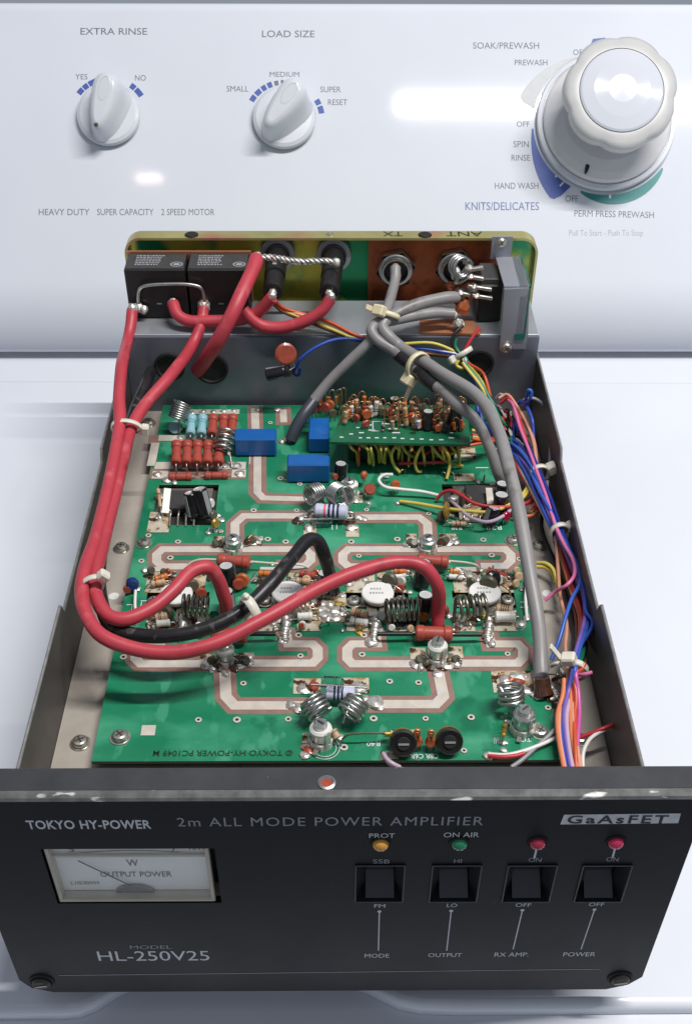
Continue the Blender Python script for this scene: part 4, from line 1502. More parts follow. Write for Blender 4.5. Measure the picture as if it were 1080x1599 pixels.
def electrolytic(px, py, r, h, tilt=(0, 0), lift=0.001, label=None, parent=None, z=None):
    def ex(mb, M):
        mb.box((0, -r * 0.985, h * 0.5), (r * 0.7, r * 0.08, h * 0.86), 'stripe_grey', 0, M @ Matrix.Rotation(random.choice((-0.9, 0.8, 2.0)), 4, 'Z'))
        mb.tube([M @ V((r * 0.4, 0, -lift * 1.5)), M @ V((r * 0.4, 0, 0.0005))], 0.0003, 'lead', 5)
        mb.tube([M @ V((-r * 0.4, 0, -lift * 1.5)), M @ V((-r * 0.4, 0, 0.0005))], 0.0003, 'lead', 5)
    prof = [(0, 0), (r * 0.9, 0), (r, r * 0.15), (r, r * 0.4), (r * 0.93, r * 0.55), (r, r * 0.7), (r, h - r * 0.1), (r * 0.92, h), (r * 0.80, h), (r * 0.78, h - r * 0.05), (0, h - r * 0.05)]
    ms = ['rubber'] + ['cap_black'] * 7 + ['cap_top'] * 2
    return standing('electrolytic_capacitor', px, py, prof, ms, lift, tilt, label, parent, extra=ex, z=z)


def disc_cap(c, r, t, ax, m, parent=None, legs=True, label=None):
    mb = MB()
    mb.lathe([(0, -t), (r * 0.8, -t), (r, -t * 0.4), (r, t * 0.4), (r * 0.8, t), (0, t)], frame(c, ax), m, 16)
    if legs:
        s = V(ax).cross(V((0, 0, 1)))
        s = s.normalized() if s.length > 0.1 else V((1, 0, 0))
        zf = c.z - r - 0.003
        for k in (-1, 1):
            mb.tube([c + s * k * r * 0.5 + V((0, 0, -r * 0.6)), V((c.x, c.y, 0)) + s * k * r * 0.6 + V((0, 0, zf))], 0.00035, 'lead', 5)
    return put('disc_capacitor', mb, parent or board, label)


def film_cap(x0, x1, yb, yt, yk, label):
    a, b = B(x0, yb), B(x1, yb)
    top = PY((x0 + x1) / 2, yt, a.y).z
    back = PZ((x0 + x1) / 2, yk, top).y
    mb = MB()
    mb.box(((a.x + b.x) / 2, (a.y + back) / 2, (ZB + 0.0006 + top) / 2), (b.x - a.x, back - a.y, top - ZB - 0.0006), 'film_blue', 0.0007)
    return put('film_capacitor', mb, board, label)


def coil(c, ax, r, length, turns, wr, m='wire_silver', legs=True, label=None, x=None, foot=None, parent=None, phase=0.0):
    pts = helix(c, ax, r, length, turns, 18, x, phase)
    if legs:
        f0 = foot[0] if foot else V((pts[0].x, pts[0].y, ZB + 0.0004))
        f1 = foot[1] if foot else V((pts[-1].x, pts[-1].y, ZB + 0.0004))
        pts = [f0] + pts + [f1]
    mb = MB()
    mb.tube(pts, wr, m, 8)
    return put('coil', mb, parent or board, label)


def trimmer(px, py, s=1.0, tall=1.0, top='silver_cup', label=None):
    c = B(px, py)
    M = T(c) @ Matrix.Scale(s, 4)
    k = tall
    mb = MB()
    mb.lathe([(0.0052, 0), (0.0052, 0.0022 * k), (0.0046, 0.0026 * k)], M, 'ceramic', 8, smooth=False)
    mb.lathe([(0.0042, 0.0024 * k), (0.0042, 0.0052 * k), (0.0045, 0.0054 * k), (0.0045, 0.0062 * k), (0.0036, 0.0068 * k), (0.0028, 0.0068 * k), (0.0028, 0.0082 * k), (0.0021, 0.0086 * k), (0.0, 0.0086 * k)], M,
             ['silver_cup', 'silver_cup', top, top, top, 'silver_cup', 'silver_cup', 'wire_silver'], 24)
    mb.box((0, 0, 0.0087 * k), (0.0030, 0.0006, 0.0006), 'screw_dark', 0, M @ Matrix.Rotation(random.uniform(0, 3), 4, 'Z'))
    for a in (0.3, 2.6, 4.4):
        mb.box((0.0058, 0, 0.0012), (0.0040, 0.0018, 0.0005), 'lead', 0, M @ Matrix.Rotation(a, 4, 'Z'))
    mb.box((0.0045, 0, 0.0040 * k), (0.0009, 0.0026, 0.0050 * k), 'silver_cup', 0, M @ Matrix.Rotation(-0.9, 4, 'Z'))
    return put('trimmer_capacitor', mb, board, label)


# ---------------------------------------------------------------- components, back of the board first
for i, x in enumerate((275, 291.5, 307.5, 324, 341)):
    a, b = PZ(x + 1.5, 691, ZB + 0.0085), PZ(x, 724, ZB + 0.0060)
    resistor(a, b, 0.0031, 'brown_resistor', ['brown_band'] * (3 if i == 4 else (2 if i == 3 else 1)), 0.0005, lead=0.0018)
for i, x in enumerate((299, 316, 332.5, 349, 363)):
    a, b = PZ(x + 1, 650, ZB + 0.0085), PZ(x - 1.5, 679, ZB + 0.0062)
    resistor(a, b, 0.0030 if i > 1 else 0.0028, 'brown_resistor' if i > 1 else 'blue_resistor', ['blue_band', 'blue_band'] if i < 2 else ['brown_band'], 0.0005, lead=0.0018)
for (x0, x1, y) in ((264, 300, 745), (320, 356, 743)):
    resistor(PZ(x0, y, ZB + 0.0015), PZ(x1, y - 1, ZB + 0.0015), 0.0024, 'brown_resistor', ['brown_band'], drop=False, lead=0.002)
coil(PZ(281, 642, ZB + 0.013), (0.40, 0.5, 0.9), 0.0048, 0.0095, 7.5, 0.00065, label='tight spring coil standing at the back of the board', legs=False)
mb = MB()
mb.tube([PZ(280, 655, ZB + 0.009), PZ(281, 672, ZB + 0.0036), B(281, 682)], 0.0006, 'lead', 6)
put('coil_lead', mb, board)
disc_cap(PZ(274, 667, ZB + 0.0035), 0.0040, 0.0012, (0.1, -0.5, 1), 'blue_resistor', legs=False)
coil(PZ(350, 688, ZB + 0.0125), (0.25, 0.85, 0.62), 0.0044, 0.013, 4.2, 0.0009, label='wide silver coil lying over the brown resistors', legs=False)
coil(PZ(349, 697, ZB + 0.0085), (0.15, 0.7, 0.6), 0.0030, 0.006, 4.0, 0.00055, legs=False)
mb = MB()
mb.tube(smooth_path([PZ(356, 700, ZB + 0.008), PZ(360, 716, ZB + 0.004), B(362, 730, 0.0006)]), 0.0007, 'wire_silver', 6)
put('coil_lead', mb, board)
film_cap(367, 432, 714, 686, 668.5, 'blue box capacitor beside the resistor bank')
film_cap(482, 514, 708, 684, 652, 'blue box capacitor touching the small daughter board')
film_cap(449, 515, 755, 726, 708.5, 'blue box capacitor nearest the paired coils')
electrolytic(531, 745, 0.0034, 0.0085, (0.05, 0.1), label='small capacitor behind the trimmer')
# left and right regulator chips in their cut-outs
for (x0, x1, y0, y1, lab) in ((261, 312, 770, 798, 'black chip in the cut-out beside the resistor bank'), (726, 775, 762, 790, 'black chip in the cut-out by the harness')):
    r = brect(x0, y0, x1, y1)
    mb = MB()
    mb.box(((r[0] + r[2]) / 2, (r[1] + r[3]) / 2, ZB - 0.0002), (r[2] - r[0], r[3] - r[1], 0.0050), 'chip_black', 0.0006)
    mb.box(((r[0] + r[2]) / 2, (r[1] + r[3]) / 2 + 0.003, ZB - 0.0018), (r[2] - r[0] + 0.012, r[3] - r[1] + 0.006, 0.0012), 'lead', 0.0002)
    o = put('chip', mb, board, lab)
for base in (0, 458):
    for k in range(4):
        x = 266 + base + k * 12.5
        mb = MB()
        mb.tube(smooth_path([PZ(x + 1, 797, ZB), PZ(x + 1, 801, ZB + 0.0022), PZ(x, 806, ZB + 0.0016), PZ(x - 1, 822 - (8 if base else 0), ZB + 0.0002)], 4), 0.0006, 'lead', 6)
        put('chip_pin', mb, board)
mb = MB()
mb.box((0, 0, 0), (0.0036, 0.0140, 0.0008), 'ceramic_white', 0, frame(PZ(260, 782, ZB + 0.006), (0.15, -0.55, 1), (1, 0, -0.1)))
put('white_strap', mb, board)
electrolytic(306, 806, 0.0040, 0.0130, (-0.16, 0.35), label='black capacitor leaning over the chip, shorter of the pair')
electrolytic(323, 808, 0.0040, 0.0160, (-0.22, 0.34), label='black capacitor leaning over the chip, taller of the pair')
for (x, y, m) in ((333, 805, 'olive_disc'), (336, 817, 'band_gold'), (329, 786, 'ceramic')):
    disc_cap(PZ(x, y, ZB + 0.005), 0.0026, 0.0011, (0.8, -0.5, 0.2), m)
resistor(PZ(247, 764, ZB + 0.006), PZ(251, 792, ZB + 0.004), 0.0011, 'tan_resistor', ['band_brown', 'band_orange'], lead=0.004)
electrolytic(779, 798, 0.0040, 0.0100, (0.05, 0.12), label='round capacitor with bright top beside the chip, nearer one')
electrolytic(781, 778, 0.0038, 0.0090, (0.05, 0.12), label='round capacitor with bright top beside the chip, farther one')
electrolytic(763, 818, 0.0036, 0.0090, (0.25, 0.35))
disc_cap(PZ(721, 780, ZB + 0.005), 0.0040, 0.0012, (1, -0.3, 0.1), 'olive_disc')
disc_cap(PZ(697, 797, ZB + 0.007), 0.0046, 0.0011, (1, -0.25, 0.2), 'band_gold')
disc_cap(PZ(690, 806, ZB + 0.003), 0.0030, 0.0012, (0.4, -0.6, 0.5), 'olive_disc')
resistor(PZ(704, 817, ZB + 0.0024), PZ(728, 818, ZB + 0.0024), 0.0014, 'tan_resistor', ['band_brown', 'band_orange', 'band_brown'])
disc_cap(PZ(790, 806, ZB + 0.005), 0.0026, 0.0012, (0.5, -0.8, 0.2), 'red_lens')
mb = MB()
mb.box((0, 0, 0), (0.0036, 0.0110, 0.0007), 'tin', 0, frame(PZ(764, 775, ZB + 0.0045), (0.05, -0.25, 1), (1, 0, 0)))
put('white_strap', mb, board)
# paired coils, trimmer, power resistor in the middle
coil(PZ(490, 771, ZB + 0.0095), (-0.62, -0.62, 0.25), 0.0049, 0.0072, 4.3, 0.00075, label='open silver coil, one of the pair above the lavender resistor', foot=(B(478, 806, 0.001), B(510, 790, 0.002)))
coil(PZ(530, 773, ZB + 0.0105), (0.50, -0.80, 0.25), 0.0056, 0.0086, 5.3, 0.0008, label='larger silver coil beside the trimmer in the board middle', foot=(B(512, 790, 0.002), B(548, 808, 0.001)))
trimmer(545, 775, 1.05, 1.25, 'ceramic_white')
resistor(PZ(491, 797, ZB + 0.0062), PZ(543, 800, ZB + 0.0062), 0.0038, 'lavender', ['band_pink', 'band_navy', 'band_navy', 'band_navy'], 0.0006, bone=0.02, label='lavender power resistor with dark bands')


def glass_tube(a, b, r, label):
    mb = MB()
    a, b = V(a), V(b)
    L_ = (b - a).length
    M = frame(a, b - a)
    mb.lathe([(0.0003, 0), (r * 0.8, L_ * 0.04), (r, L_ * 0.15), (r * 0.98, L_ * 0.85), (r * 0.7, L_ * 0.96), (0.0003, L_)], M, 'glass_clear', 18)
    mb.tube([a - (b - a).normalized() * 0.004, a.lerp(b, 0.3), a.lerp(b, 0.7), b + (b - a).normalized() * 0.010], 0.0006, 'wire_silver', 6)
    return put('glass_capacitor', mb, board, label)


glass_tube(PZ(486, 811, ZB + 0.0040), PZ(520, 810, ZB + 0.0040), 0.0030, 'clear glassy tube in front of the lavender resistor')
disc_cap(PZ(577, 764, ZB + 0.006), 0.0032, 0.0013, (0.1, -0.7, 0.7), 'rust_disc')
disc_cap(PZ(568, 742, ZB + 0.007), 0.0024, 0.0012, (0.9, -0.4, 0.1), 'orange_disc')
disc_cap(PZ(617, 757, ZB + 0.006), 0.0026, 0.0016, (0.3, -0.9, 0.2), 'orange_disc')
disc_cap(PZ(523, 744, ZB + 0.006), 0.0018, 0.0010, (0.6, -0.7, 0.2), 'rust_disc')
# trimmers over the upper tracks
trimmer(365, 857, 0.95, 1.0, label='silver trimmer on the upper tracks under the red loop')
trimmer(667, 857, 0.95, 1.0, label='silver trimmer on the upper tracks beside the grey coax')
for (x, y) in ((346, 848), (386, 846), (394, 843), (337, 848), (646, 848), (688, 846), (696, 844), (640, 846)):
    disc_cap(PZ(x, y, ZB + 0.0022), 0.0020, 0.0010, (random.uniform(-1, 1), random.uniform(-1, 0), 0.8), random.choice(('olive_disc', 'flux_brown', 'olive_disc')), legs=False)
for (x0, x1, y0, y1, lab) in ((340, 391, 874, 879, 'brown power resistor below the upper trimmer, under the red loop'), (651, 700, 874, 878, 'brown power resistor below the upper trimmer, beside the red cable end')):
    a, b = PZ(x0, y0, ZB + 0.0055), PZ(x1, y1, ZB + 0.0055)
    resistor(a, b, 0.0034, 'brown_resistor', [], 0.0005, drop=False, lead=0.001, bone=0.12, label=lab)
for (pts, m) in (([(391, 877, 0.0055), (430, 880, 0.005), (470, 882, 0.003), (480, 886, 0.0006)], 'ptfe_wire'), ([(340, 874, 0.0055), (312, 874, 0.005), (296, 880, 0.003), (290, 890, 0.0006)], 'ptfe_wire'),
                 ([(700, 876, 0.0055), (730, 879, 0.0055), (744, 883, 0.005), (748, 892, 0.0006)], 'ptfe_wire'),
                 ([(375, 868, 0.0040), (377, 880, 0.004), (383, 886, 0.003)], 'wire_silver'), ([(676, 866, 0.004), (677, 878, 0.005), (690, 880, 0.003)], 'wire_silver')):
    mb = MB()
    mb.tube(smooth_path([PZ(x, y, ZB + z) for x, y, z in pts]), 0.0006, m, 6)
    put('wire', mb, board)
# transistors
for i, (x, y) in enumerate(TRX):
    c = B(x, y)
    M = T((c.x, c.y, FLOOR + 0.0024))
    mb = MB()
    mb.box((0, 0, 0.0016), (0.0250, 0.0068, 0.0020), 'lead', 0.0003, M)
    mb.lathe([(0.0064, 0.0026), (0.0064, 0.0058), (0.0074, 0.0062), (0.0074, 0.0072)], M, ['band_brown', 'flux_pad', 'flux_pad'], 36)
    for s in (-1, 1):
        mb.box((s * 0.0030, 0.0085, 0.0047), (0.0048, 0.0080, 0.0003), 'lead', 0, M)
        mb.box((s * 0.0030, -0.0085, 0.0047), (0.0048, 0.0080, 0.0003), 'lead', 0, M)
    t_ = put('power_transistor', mb, board, ('white-capped power transistor under the left red loop', 'white-capped power transistor under the black cable', 'white-capped power transistor below the long red cable', 'white-capped power transistor nearest the grey coax')[i])
    g = MB()
    g.lathe([(0.0074, 0.0072), (0.0078, 0.0074), (0.0078, 0.0084), (0.0073, 0.0089), (0, 0.0089)], M, 'ceramic_white', 40)
    for rr in range(2):
        for k in range(5 if rr == 0 else 4):
            g.box((-0.0034 + 0.0014 * k + rr * 0.0004, -0.0008 + rr * 0.0030, 0.00896), (0.0009, 0.0011, 0.00012), 'ink_dim', 0, M)
    put('ceramic_cap', g, board)
    for s in (-1, 1):
        screw(V((c.x + s * 0.0112, c.y - 0.0006, FLOOR + 0.0050)), (0, 0, 1), board, 0.92, 0.4 + i)
# coils across the transistor outputs
coil(PZ(306, 946, ZB + 0.0085), (1, -0.10, -0.05), 0.0046, 0.0125, 5.6, 0.00075, 'wire_dark', label='loose coil under the left red loop', foot=(B(288, 975, 0.001), B(335, 962, 0.001)))
coil(PZ(628, 952, ZB + 0.0085), (1, 0.05, 0.02), 0.0050, 0.0150, 6.6, 0.00075, 'wire_dark', label='loose coil beside the red cable end', foot=(B(602, 972, 0.001), B(650, 980, 0.001)))
coil(PZ(736, 946, ZB + 0.0090), (1, 0.08, 0.03), 0.0050, 0.0135, 4.6, 0.00080, 'wire_dark', label='loose coil in front of the transistor by the grey coax', foot=(B(708, 970, 0.001), B(757, 968, 0.001)))
coil(PZ(470, 950, ZB + 0.0050), (1, 0.3, 0.0), 0.0030, 0.0080, 4.0, 0.0006, 'lead')
# small axial parts along the transistor row
for (x0, y0, x1, y1, r, body, bands) in (
        (242, 904, 262, 899, 0.0016, 'band_orange', ['band_brown', 'band_brown']), (236, 912, 258, 908, 0.0016, 'tan_resistor', ['band_brown', 'band_orange']),
        (404, 895, 422, 896, 0.0016, 'band_orange', ['band_gold', 'band_brown']), (402, 905, 420, 905, 0.0013, 'olive_disc', []),
        (468, 895, 492, 899, 0.0019, 'brown_resistor', ['band_brown', 'band_brown']), (462, 907, 484, 907, 0.0017, 'tan_resistor', ['band_brown', 'band_navy', 'band_orange']),
        (462, 952, 486, 951, 0.0023, 'tan_resistor', ['band_brown', 'band_brown', 'band_brown']), (464, 962, 488, 962, 0.0021, 'ceramic', []),
        (548, 955, 574, 961, 0.0023, 'tan_resistor', ['band_brown', 'band_brown', 'band_brown']), (546, 968, 574, 973, 0.0019, 'ceramic', ['band_gold']),
        (614, 892, 634, 892, 0.0016, 'band_orange', ['band_brown', 'band_brown']), (612, 901, 634, 899, 0.0013, 'ceramic', []),
        (702, 892, 718, 893, 0.0018, 'band_orange', ['band_brown', 'band_gold', 'band_brown']), (700, 900, 722, 902, 0.0014, 'ceramic', []),
        (760, 892, 774, 896, 0.0024, 'brown_resistor', ['band_brown']), (774, 896, 790, 900, 0.0019, 'brown_resistor', ['band_brown']),
        (774, 950, 800, 954, 0.0024, 'tan_resistor', ['band_brown', 'band_brown', 'band_brown', 'band_brown']), (772, 963, 804, 963, 0.0028, 'ceramic', []),
        (318, 1003, 338, 1008, 0.0015, 'tan_resistor', ['band_brown', 'band_orange']), (242, 965, 262, 962, 0.0022, 'tan_resistor', ['band_brown', 'band_brown']), (244, 974, 266, 972, 0.0018, 'ceramic', [])):
    resistor(PZ(x0, y0, ZB + r + 0.0012), PZ(x1, y1, ZB + r + 0.0012), r, body, bands, bone=0.1, lead=0.0022)
disc_cap(PZ(207, 912, ZB + 0.0045), 0.0032, 0.0024, (0.2, -0.9, 0.2), 'blue_dip', label='shiny blue capacitor at the board edge')
disc_cap(PZ(826, 912, ZB + 0.0040), 0.0030, 0.0024, (0.5, -0.9, 0.2), 'blue_dip', label='blue capacitor half hidden behind the grey coax')
disc_cap(PZ(199, 920, ZB + 0.003), 0.0020, 0.0014, (0.2, -0.9, 0.2), 'rust_disc')
for (x, y) in ((211, 950), (820, 945)):
    mb = MB()
    mb.tube(smooth_path([PZ(x + 1, y - 28, ZB + 0.004), PZ(x, y - 8, ZB + 0.003), PZ(x + 2, y + 22, ZB + 0.0006)]), 0.0008, 'ceramic_white', 6)
    put('strap_wire', mb, board)
for (x, y, r, m) in ((608, 906, 0.0040, 'olive_disc'), (768, 905, 0.0046, 'cap_black'), (762, 912, 0.0044, 'olive_disc'), (378, 906, 0.0036, 'orange_disc'), (372, 912, 0.0030, 'rust_disc'), (660, 962, 0.0030, 'orange_disc'), (692, 952, 0.0030, 'rust_disc'),
                     (300, 915, 0.0034, 'olive_disc'), (262, 957, 0.0034, 'olive_disc'), (314, 926, 0.0028, 'rust_disc'), (432, 955, 0.0034, 'cap_black'), (786, 896, 0.002, 'olive_disc'), (334, 962, 0.0026, 'green_lens')):
    disc_cap(PZ(x, y, ZB + r + 0.0010), r, r * 0.42, (random.uniform(-0.7, 0.7), -0.8, 0.3), m)
electrolytic(357, 912, 0.0038, 0.0110, (-0.05, 0.1), label='black capacitor inside the left red loop, farther one')
electrolytic(357, 952, 0.0038, 0.0110, (-0.05, 0.1), label='black capacitor inside the left red loop, nearer one')
electrolytic(657, 915, 0.0040, 0.0135, (0.05, 0.2), label='dark capacitor behind the red cable end')
electrolytic(661, 963, 0.0038, 0.0130, (0.03, 0.1), label='black capacitor with white top beside the red cable end')
electrolytic(508, 915, 0.0036, 0.0080, (-0.05, 0.1), label='dark blue-black capacitor at the foot of the black cable')
# the clutter soldered round each transistor
for i, (x, y) in enumerate(TRX):
    for k in range(26):
        px_, py_ = x + random.uniform(-56, 56), random.choice((random.uniform(888, 924), random.uniform(956, 988)))
        kind = random.random()
        if kind < 0.30:
            solder(px_, py_, random.uniform(0.6, 1.5), 0.0006)
        elif kind < 0.55:
            a_ = B(px_, py_, 0.0012)
            d_ = V((random.uniform(-0.006, 0.006), random.uniform(-0.004, 0.004), 0))
            mb = MB()
            mb.tube(smooth_path([a_ - V((0, 0, 0.001)), a_ + V((0, 0, random.uniform(0.001, 0.004))), a_ + d_ + V((0, 0, random.uniform(0.001, 0.004))), a_ + d_ * 1.3 - V((0, 0, 0.001))], 4), random.uniform(0.0003, 0.0006), random.choice(('lead', 'bare_copper_wire', 'wire_dark', 'wire_silver')), 5)
            put('component_lead', mb, board)
        elif kind < 0.78:
            r = random.uniform(0.0012, 0.0030)
            mb = MB()
            mb.lathe([(r * 1.1, 0), (r, r * 0.12), (r * 0.6, r * 0.26), (0, r * 0.3)], T(B(px_, py_, 0.0003)) @ Matrix.Rotation(random.random() * 6, 4, 'Z'), random.choice(('flux_brown', 'band_gold', 'flux_brown', 'band_brown')), 11, jag=0.9, sq=0.6)
            put('flux_lump', mb, board)
        else:
            disc_cap(PZ(px_, py_, ZB + 0.0030), random.uniform(0.0014, 0.0024), 0.0009, (random.uniform(-1, 1), -0.8, 0.4), random.choice(('olive_disc', 'rust_disc', 'orange_disc', 'tan_resistor', 'ceramic')))
for (x0, x1, y0, y1, n_) in ((480, 545, 925, 965, 16), (322, 398, 1026, 1046, 10), (645, 722, 1026, 1048, 10), (335, 410, 840, 852, 8), (636, 712, 840, 852, 8), (768, 870, 1052, 1090, 12), (590, 700, 735, 760, 6), (240, 345, 752, 830, 10), (690, 800, 740, 825, 14)):
    for k in range(n_):
        px_, py_ = random.uniform(x0, x1), random.uniform(y0, y1)
        if random.random() < 0.55:
            solder(px_, py_, random.uniform(0.5, 1.3), 0.0004)
        else:
            a_ = B(px_, py_, 0.0005)
            d_ = V((random.uniform(-0.005, 0.005), random.uniform(-0.004, 0.004), 0))
            mb = MB()
            mb.tube(smooth_path([a_, a_ + V((0, 0, random.uniform(0.001, 0.004))), a_ + d_ + V((0, 0, random.uniform(0.001, 0.003))), a_ + d_ * 1.3], 4), random.uniform(0.0003, 0.0005), random.choice(('lead', 'bare_copper_wire', 'wire_dark')), 5)
            put('component_lead', mb, board)
# lower trimmers and power resistors
for (x0, x1, y0, y1, lab) in ((330, 386, 990, 992, 'brown power resistor under the crossing red cables'), (648, 706, 988, 990, 'brown power resistor in front of the red cable end')):
    resistor(PZ(x0, y0, ZB + 0.0055), PZ(x1, y1, ZB + 0.0055), 0.0037, 'brown_resistor', [], 0.0005, drop=False, lead=0.001, bone=0.12, label=lab)
for (x0, x1, y) in ((384, 430, 990), (588, 648, 990), (706, 752, 991)):
    mb = MB()
    mb.tube([PZ(x0, y, ZB + 0.0050), PZ(x1, y, ZB + 0.0045)], 0.0010, 'pvc_black', 8)
    mb.tube(smooth_path([PZ(x1, y, ZB + 0.0045), PZ(x1 + 4 if x1 != 648 else x1, y + 4, ZB + 0.003), B(x1 + 6 if x1 != 648 else x1, y + 10, 0.0008)]), 0.0005, 'lead', 6)
    put('sleeved_lead', mb, board)
trimmer(353, 1033, 0.95, 1.35, 'ceramic', label='silver trimmer standing in front of the crossing red cables')
trimmer(681, 1031, 1.0, 1.55, 'ceramic', label='tall silver trimmer below the red cable end')
for (x, y) in ((330, 1032), (340, 1036), (372, 1030), (384, 1032), (655, 1030), (664, 1034), (700, 1028), (712, 1030)):
    disc_cap(PZ(x, y, ZB + 0.0022), 0.0022, 0.0010, (random.uniform(-1, 1), random.uniform(-1, 0), 0.8), random.choice(('flux_brown', 'olive_disc')), legs=False)
for (x, y) in ((446, 978), (585, 980), (762, 980), (284, 978)):
    mb = MB()
    mb.tube(smooth_path([PZ(x, y - 14, ZB + 0.003), PZ(x + 1, y, ZB + 0.0026), PZ(x - 2, y + 14, ZB + 0.0014), B(x, y + 24, 0.0008)]), [0.0018 + 0.0005 * math.sin(k * 1.7) for k in range(19)], 'solder', 8)
    put('solder_strap', mb, board)
# lower middle coils
coil(PZ(492, 1103, ZB + 0.0095), (-0.55, 0.72, 0.40), 0.0052, 0.0086, 4.4, 0.0008, label='silver coil below the banded resistor, on the tinned track side', foot=(B(470, 1102, 0.001), B(508, 1128, 0.001)))
coil(PZ(552, 1104, ZB + 0.0095), (0.62, 0.68, 0.40), 0.0052, 0.0086, 4.4, 0.0008, label='silver coil below the banded resistor, mirrored twin', foot=(B(572, 1098, 0.001), B(535, 1130, 0.001)))
resistor(PZ(508, 1082, ZB + 0.0052), PZ(554, 1084, ZB + 0.0052), 0.0034, 'lavender', ['band_navy', 'band_navy', 'band_navy'], 0.0006, bone=0.02, label='grey-blue banded resistor between the lower coils')
glass_tube(PZ(500, 1070, ZB + 0.0075), PZ(538, 1072, ZB + 0.0075), 0.0044, 'clear glassy tube behind the lower banded resistor')
for (x, y, m) in ((480, 1074, 'flux_brown'), (490, 1072, 'rust_disc'), (562, 1070, 'flux_brown'), (470, 1104, 'flux_brown'), (468, 812, 'flux_brown'), (546, 816, 'flux_brown'), (808, 1064, 'rust_disc'), (796, 1062, 'copper'), (844, 1084, 'flux_brown'), (834, 1078, 'flux_brown'), (856, 1088, 'flux_brown'), (480, 1170, 'rust_disc'),
                  (345, 1040, 'flux_brown'), (365, 1042, 'flux_brown'), (672, 1042, 'flux_brown'), (690, 1046, 'flux_brown'), (515, 940, 'band_gold'), (528, 944, 'band_gold'), (500, 944, 'flux_brown'), (620, 972, 'cap_black'), (640, 970, 'cap_black'), (520, 928, 'flux_brown'), (756, 962, 'band_gold'), (742, 966, 'flux_brown')):
    r = random.uniform(0.0022, 0.0034)
    mb = MB()
    mb.lathe([(r * 1.1, 0), (r * 1.05, r * 0.15), (r * 0.7, r * 0.40), (r * 0.3, r * 0.5), (0, r * 0.48)], T(B(x, y, 0.0002)) @ Matrix.Rotation(random.random() * 6, 4, 'Z'), m, 11, jag=0.8, sq=0.7)
    put('flux_lump', mb, board)
mb = MB()
mb.tube([PZ(505, 1091, ZB + 0.004), PZ(545, 1092, ZB + 0.004)], 0.0011, 'green_lens', 6)
put('sleeved_lead', mb, board)
trimmer(501, 1160, 1.05, 1.45, 'ceramic_white', label='white-topped trimmer at the front of the board')
resistor(PZ(519, 1140, ZB + 0.006), PZ(527, 1152, ZB + 0.004), 0.0018, 'tan_resistor', ['band_brown'], lead=0.002)
mb = MB()
mb.tube(smooth_path([PZ(534, 1154, ZB + 0.002), PZ(545, 1147, ZB + 0.0055), PZ(600, 1145, ZB + 0.0055), PZ(612, 1146, ZB + 0.004), B(618, 1152, 0.0005)]), 0.0005, 'olive_disc', 6)
put('wire', mb, board)
resistor(PZ(600, 1146, ZB + 0.0050), PZ(610, 1146, ZB + 0.0048), 0.0013, 'band_gold', [], drop=False, lead=0.001)
for (x, y, lab) in ((629, 1160, 'black preset potentiometer nearer the trimmer'), (701, 1157, 'black preset potentiometer nearer the corner coil')):
    c = PZ(x, y, ZB + 0.0062)
    mb = MB()
    M = frame(c, (0.02, -0.80, 0.60))
    mb.lathe([(0, -0.0030), (0.0050, -0.0030), (0.0056, -0.0022), (0.0056, 0.0018), (0.0050, 0.0024), (0.0030, 0.0022), (0.0026, 0.0030), (0, 0.0030)], M, ['plastic_black'] * 5 + ['rubber', 'rubber'], 24)
    mb.box((0, 0, 0.0031), (0.0044, 0.0008, 0.0006), 'stripe_grey', 0, M)
    mb.lathe([(0.0036, -0.0036), (0.0058, -0.0034), (0.0058, -0.0028), (0.004, -0.0026)], M, 'band_gold', 20)
    for k in (-1, 0, 1):
        f = B(x + k * 8, y + 10)
        mb.tube([c + V((k * 0.003, -0.001, -0.004)), f], 0.0005, 'lead', 5)
    put('preset_potentiometer', mb, board, lab)
for (x, y) in ((651, 1153), (672, 1154)):
    disc_cap(PZ(x, y + 4, ZB + 0.0050), 0.0024, 0.0016, (0.0, -0.9, 0.3), 'orange_disc')
    mb = MB()
    mb.tube(smooth_path([PZ(x - 3, y, ZB + 0.008), PZ(x - 3, y - 12, ZB + 0.011), PZ(x + 3, y - 12, ZB + 0.011), PZ(x + 3, y, ZB + 0.008)]), 0.0005, 'bare_copper_wire', 6)
    mb.lathe([(0.0014, 0), (0.0016, 0.001), (0.0014, 0.0025), (0, 0.0028)], T(PZ(x, y - 6, ZB + 0.008)), 'orange_disc', 10)
    put('bead', mb, board)
# front corner: coil, trimmer, coax joint
coil(PZ(797, 1085, ZB + 0.0095), (-0.10, 0.45, 0.85), 0.0050, 0.0085, 3.6, 0.0010, label='squat silver coil at the corner near the coax end', foot=(B(784, 1070, 0.001), B(802, 1118, 0.002)))
trimmer(814, 1140, 1.05, 1.55, 'silver_cup', label='silver trimmer at the front corner by the harness')
resistor(PZ(788, 1130, ZB + 0.008), PZ(785, 1150, ZB + 0.004), 0.0012, 'band_gold', ['band_brown'], lead=0.002)
disc_cap(PZ(828, 1140, ZB + 0.003), 0.0022, 0.0012, (1, 0, 0.3), 'ceramic', legs=False)


# silk screen: the print reads upside down from the front
def silk(body, x0, x1, y_base, y_top, m='ink_white'):
    a = B(x1, y_base)
    b = B(x0, y_base)
    c = B(x1, y_top)
    lettering(body, frame(a + V((0, 0, 0.0002)), (0, 0, 1), (-1, 0, 0)), (a - b).length, abs(c.y - a.y), m, board, name='silk_screen', bold=0.01)


